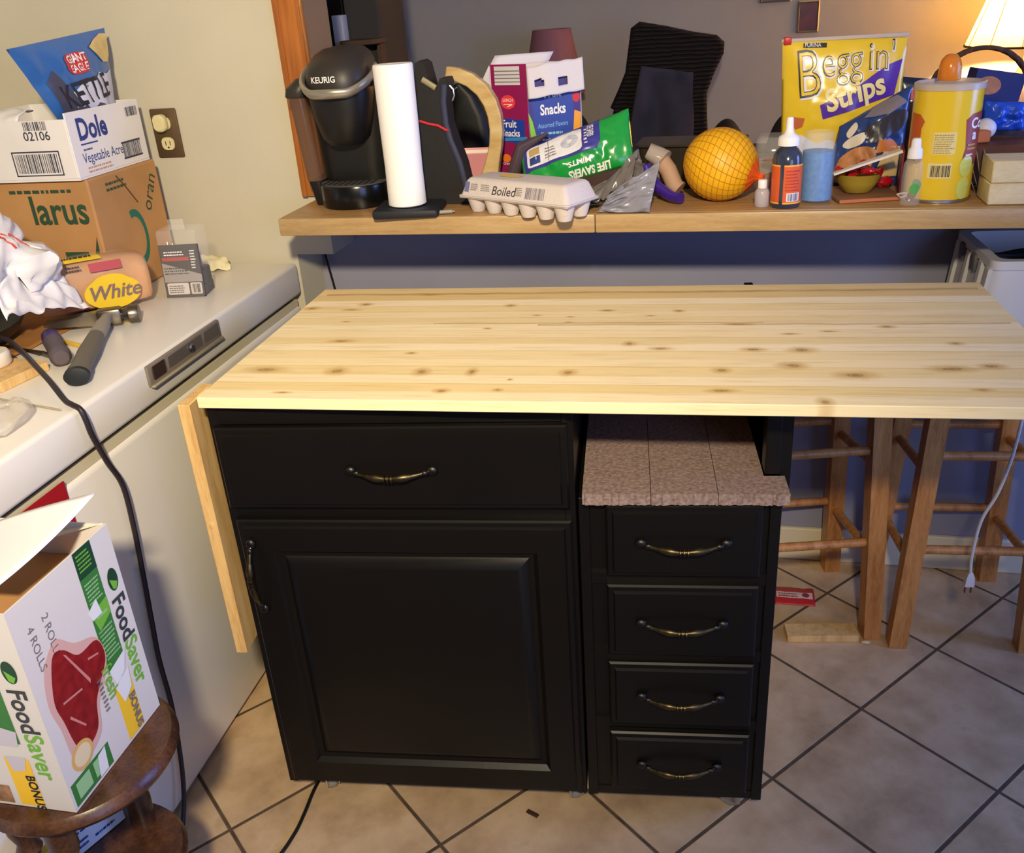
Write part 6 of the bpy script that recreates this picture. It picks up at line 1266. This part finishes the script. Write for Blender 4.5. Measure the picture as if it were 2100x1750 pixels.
# lit lamp at the right
t = thing('lit_table_lamp', 'glowing cream table lamp at the right edge of the far room', 'lamp', ROOM @ T(2.36, 3.42, 0.60))
SH = bpy.data.materials.new('cream shade fabric'); SH.use_nodes = True; nt = SH.node_tree; nt.nodes.clear()
o_ = nt.nodes.new('ShaderNodeOutputMaterial'); mx = nt.nodes.new('ShaderNodeMixShader'); df = nt.nodes.new('ShaderNodeBsdfDiffuse'); tl = nt.nodes.new('ShaderNodeBsdfTranslucent')
df.inputs[0].default_value = rgb((226, 196, 140)); tl.inputs[0].default_value = rgb((240, 200, 130)); mx.inputs[0].default_value = 0.4
nt.links.new(df.outputs[0], mx.inputs[1]); nt.links.new(tl.outputs[0], mx.inputs[2]); nt.links.new(mx.outputs[0], o_.inputs[0])
b = MB(); b.lathe([(0.285, 0.492), (0.165, 0.84)], 48, cap=False); b.build('shade', SH, t, fixn=False)
b = MB(); b.tube([V((0.285 * math.cos(2 * PI * k / 48), 0.285 * math.sin(2 * PI * k / 48), 0.492)) for k in range(48)], 0.006, 6, closed=True); b.build('shade_trim', mat('brown trim', (90, 60, 36), 0.6), t)
b = MB()
for k in range(12):
    a = 2 * PI * (k + 0.35) / 12; b.tube([V((0.286 * math.cos(a), 0.286 * math.sin(a), 0.494)), V((0.166 * math.cos(a), 0.166 * math.sin(a), 0.838))], 0.0022, 5)
b.build('shade_rib', mat('shade seam', (150, 110, 60), 0.7), t)
b = MB(); b.lathe([(0.01, 0.0), (0.10, 0.0), (0.105, 0.02), (0.05, 0.05), (0.08, 0.16), (0.085, 0.25), (0.04, 0.36), (0.014, 0.40), (0.012, 0.56), (0.004, 0.56)], 36); b.build('base', mat('ceramic lamp base', (206, 196, 180), 0.3), t)
b = MB(); b.ell((0, 0, 0.60), 0.030, 0.030, 0.040, 20, 12); b.build('bulb', mat('lit bulb', (255, 236, 200), 0.4, emit=((255, 214, 150), 8.0)), t)
t = thing('lamp_table', 'wooden table under the lit lamp', 'table', ROOM @ T(2.36, 3.42, 0))
b = MB(); b.box(-0.35, -0.30, 0.56, 0.35, 0.30, 0.599, 0.006); b.build('top', BARW, t)
for sx in (-1, 1):
    for sy in (-1, 1): b = MB(); b.box(sx * 0.31 - 0.025, sy * 0.26 - 0.025, 0, sx * 0.31 + 0.025, sy * 0.26 + 0.025, 0.56); b.build('leg', BARW, t)
# picture frames on the far wall
def frame(lab, x, z, w, h, cimg, c2):
    t = thing('picture_frame', lab, 'picture', ROOM @ T(x, 3.898, z), 'pictures on the far wall')
    b = MB(); b.loft([[V((sx * (w / 2 - i), -y, sz * (h / 2 - i))) for sx, sz in ((-1, -1), (1, -1), (1, 1), (-1, 1))] for i, y in ((0, 0.0), (0, 0.014), (0.006, 0.018), (0.012, 0.010))]); b.build('frame', mat('silver frame', (150, 144, 140), 0.35, metal=0.6), t)
    b = MB(); b.box(-w / 2 + 0.011, -0.0125, -h / 2 + 0.011, w / 2 - 0.011, -0.009, h / 2 - 0.011); b.build('photo', mat('photo ' + lab[:9], cimg, 0.3, c2=c2, scale=11), t)
frame('small silver framed dark red photo above the yellow treat bag', 1.348, 1.256, 0.115, 0.162, (90, 30, 34), (40, 26, 26))
frame('pale framed picture cut off by the top of the view', 1.168, 1.44, 0.165, 0.20, (120, 130, 140), (70, 80, 90))
# tall black cabinet with a white slip, and a little shelf
t = thing('tall_black_cabinet', 'tall glossy black cabinet behind the coffee maker', 'cabinet', ROOM @ T(-0.535, 1.6, 0))
b = MB(); b.box(-0.006, 0.0, 0.0, 0.094, 0.30, 1.95, 0.004, 1); b.build('glossy_front', mat('gloss black', (14, 11, 10), 0.2), t)
b = MB(); b.box(0.0945, 0.01, 0.0, 0.225, 0.30, 1.95, 0.003, 1); b.build('grey_side', mat('charcoal panel', (50, 47, 44), 0.6), t)
b = MB(); b.box(0.066, -0.05, 1.25, 0.108, -0.001, 1.437, 0.004, 2); tag(b.build('white_modem', mat('white modem', (206, 204, 206), 0.4), M=ROOM @ T(-0.535, 1.6, 0)), 'slim white upright box fixed on the tall black cabinet', 'modem')
b = MB(); b.box(0.115, -0.12, 1.335, 0.245, 0.009, 1.352, 0.002, 1); b.box(0.225, -0.04, 1.236, 0.240, 0.009, 1.335); b.box(0.12, -0.04, 1.236, 0.132, 0.009, 1.335); b.box(0.115, -0.12, 1.22, 0.245, 0.009, 1.236)
tag(b.build('wall_shelf', mat('brown shelf', (78, 56, 40), 0.6), M=ROOM @ T(-0.535, 1.6, 0)), 'little brown shelf on the tall black cabinet above the coffee maker', 'shelf')
for k, (x, c) in enumerate(((0.152, (40, 44, 46)), (0.178, (190, 184, 176)), (0.205, (36, 36, 40)))):
    b = MB(); b.lathe([(0.002, 0), (0.008, 0), (0.008, 0.045), (0.003, 0.055), (0.002, 0.07)], 12); tag(b.build('small_vial', mat('vial %d' % k, c, 0.4), M=ROOM @ T(-0.535 + x, 1.53, 1.2365)), ('dark vial left on the little brown shelf', 'pale vial in the middle of the little brown shelf', 'dark vial right on the little brown shelf')[k], 'vial', 'vials on the little shelf')
# black chair just behind the bar
t = thing('black_office_chair', 'black chair back seen through the wooden banana stand arch', 'chair', ROOM @ T(0.185, 0.95, 0))
b = MB(); b.loft([[V((x, y, z)) for x, y in rrect(w, 0.07, 0.03, 5, cx)] for w, cx, z in ((0.16, 0.0, 0.60), (0.19, 0.005, 0.85), (0.145, 0.006, 1.04), (0.118, 0.004, 1.14), (0.085, -0.004, 1.20), (0.035, -0.018, 1.232))]); b.build('backrest', mat('black leather', (12, 11, 11), 0.5), t)
b = MB(); b.box(-0.22, 0.0, 0.44, 0.22, 0.44, 0.52, 0.03, 3); b.build('seat', mat('black leather', (12, 11, 11), 0.5), t)
b = MB(); b.box(-0.03, -0.01, 0.50, 0.03, 0.03, 0.62); b.lathe([(0.03, 0.06), (0.03, 0.44)], 16, c=(0, 0.22, 0)); b.build('post', BLACKPL, t)
b = MB()
for k in range(5):
    a = 2 * PI * k / 5; b.beam((0.03 * math.cos(a), 0.22 + 0.03 * math.sin(a), 0.09), (0.28 * math.cos(a), 0.22 + 0.28 * math.sin(a), 0.05), 0.04, 0.03, side=(0, 0, 1)); b.ell((0.28 * math.cos(a), 0.22 + 0.28 * math.sin(a), 0.028), 0.026, 0.026, 0.028, 14, 8)
b.build('five_star_base', BLACKPL, t)
# ================================================================== CAMERA AND LIGHT
def look():
    cx, cy, cz, yaw, pit, rol, f = 0.6842, -1.2604, 1.4544, -0.1418, 0.4402, 0.0701, 1863.6
    sy, cyw = math.sin(yaw), math.cos(yaw)
    fw = V((sy * math.cos(pit), cyw * math.cos(pit), -math.sin(pit))); r0 = V((cyw, -sy, 0)); d0 = fw.cross(r0)
    r = r0 * math.cos(rol) + d0 * math.sin(rol); d = d0 * math.cos(rol) - r0 * math.sin(rol)
    M = Matrix((( r.x, -d.x, -fw.x, cx), (r.y, -d.y, -fw.y, cy), (r.z, -d.z, -fw.z, cz), (0, 0, 0, 1)))
    c = bpy.data.cameras.new('camera'); o = bpy.data.objects.new('camera', c); COL.objects.link(o); o.matrix_world = M
    c.sensor_fit = 'HORIZONTAL'; c.sensor_width = 36; c.lens = 36 * f / 2100; c.clip_start = 0.02
    S.camera = o
look()
def area(name, loc, target, size, power, col, sy=None):
    l = bpy.data.lights.new(name, 'AREA'); l.energy = power; l.color = tuple(lin(c) for c in col); l.size = size
    if sy: l.shape = 'RECTANGLE'; l.size_y = sy
    o = bpy.data.objects.new(name, l); COL.objects.link(o); o.location = loc
    o.rotation_euler = (V(target) - V(loc)).to_track_quat('-Z', 'Y').to_euler(); return o
l = bpy.data.lights.new('kitchen_lamp_narrowed', 'SPOT'); l.energy = 330; l.color = tuple(lin(c) for c in (255, 236, 200)); l.shadow_soft_size = 0.06
l.spot_size = math.radians(88); l.spot_blend = 1.0  # lamp inferred from cast shadows; spot cone added to dim floor and cabinet fronts
o = bpy.data.objects.new('kitchen_lamp_narrowed', l); COL.objects.link(o); o.location = (0.72, -1.75, 2.10)
o.rotation_euler = (V((-0.22, 0.80, 1.15)) - V(o.location)).to_track_quat('-Z', 'Y').to_euler()
area('window_daylight', (3.46, 0.12, 1.5), (0.2, 0.5, 0.9), 0.88, 44, (120, 158, 255), 1.2)
area('window_daylight_rear', (2.45, -2.98, 1.47), (1.2, 0.9, 0.8), 1.4, 34, (150, 178, 255), 1.2)
l = bpy.data.lights.new('table_lamp_bulb', 'POINT'); l.energy = 150; l.color = tuple(lin(c) for c in (255, 218, 158)); l.shadow_soft_size = 0.03
o = bpy.data.objects.new('table_lamp_bulb', l); COL.objects.link(o); o.matrix_world = ROOM @ T(2.36, 3.42, 1.255)
w = bpy.data.worlds.new('world'); S.world = w; w.use_nodes = True
w.node_tree.nodes['Background'].inputs[0].default_value = (0.5, 0.6, 0.8, 1); w.node_tree.nodes['Background'].inputs[1].default_value = 0.25
S.view_settings.view_transform = 'Standard'; S.view_settings.look = 'None'; S.view_settings.gamma = 1.0
S.view_settings.use_curve_mapping = False; S.view_settings.exposure = 0.0
S.cycles.max_bounces = 8; S.cycles.transparent_max_bounces = 16; S.cycles.caustics_reflective = False; S.cycles.caustics_refractive = False
S.cycles.use_denoising = True
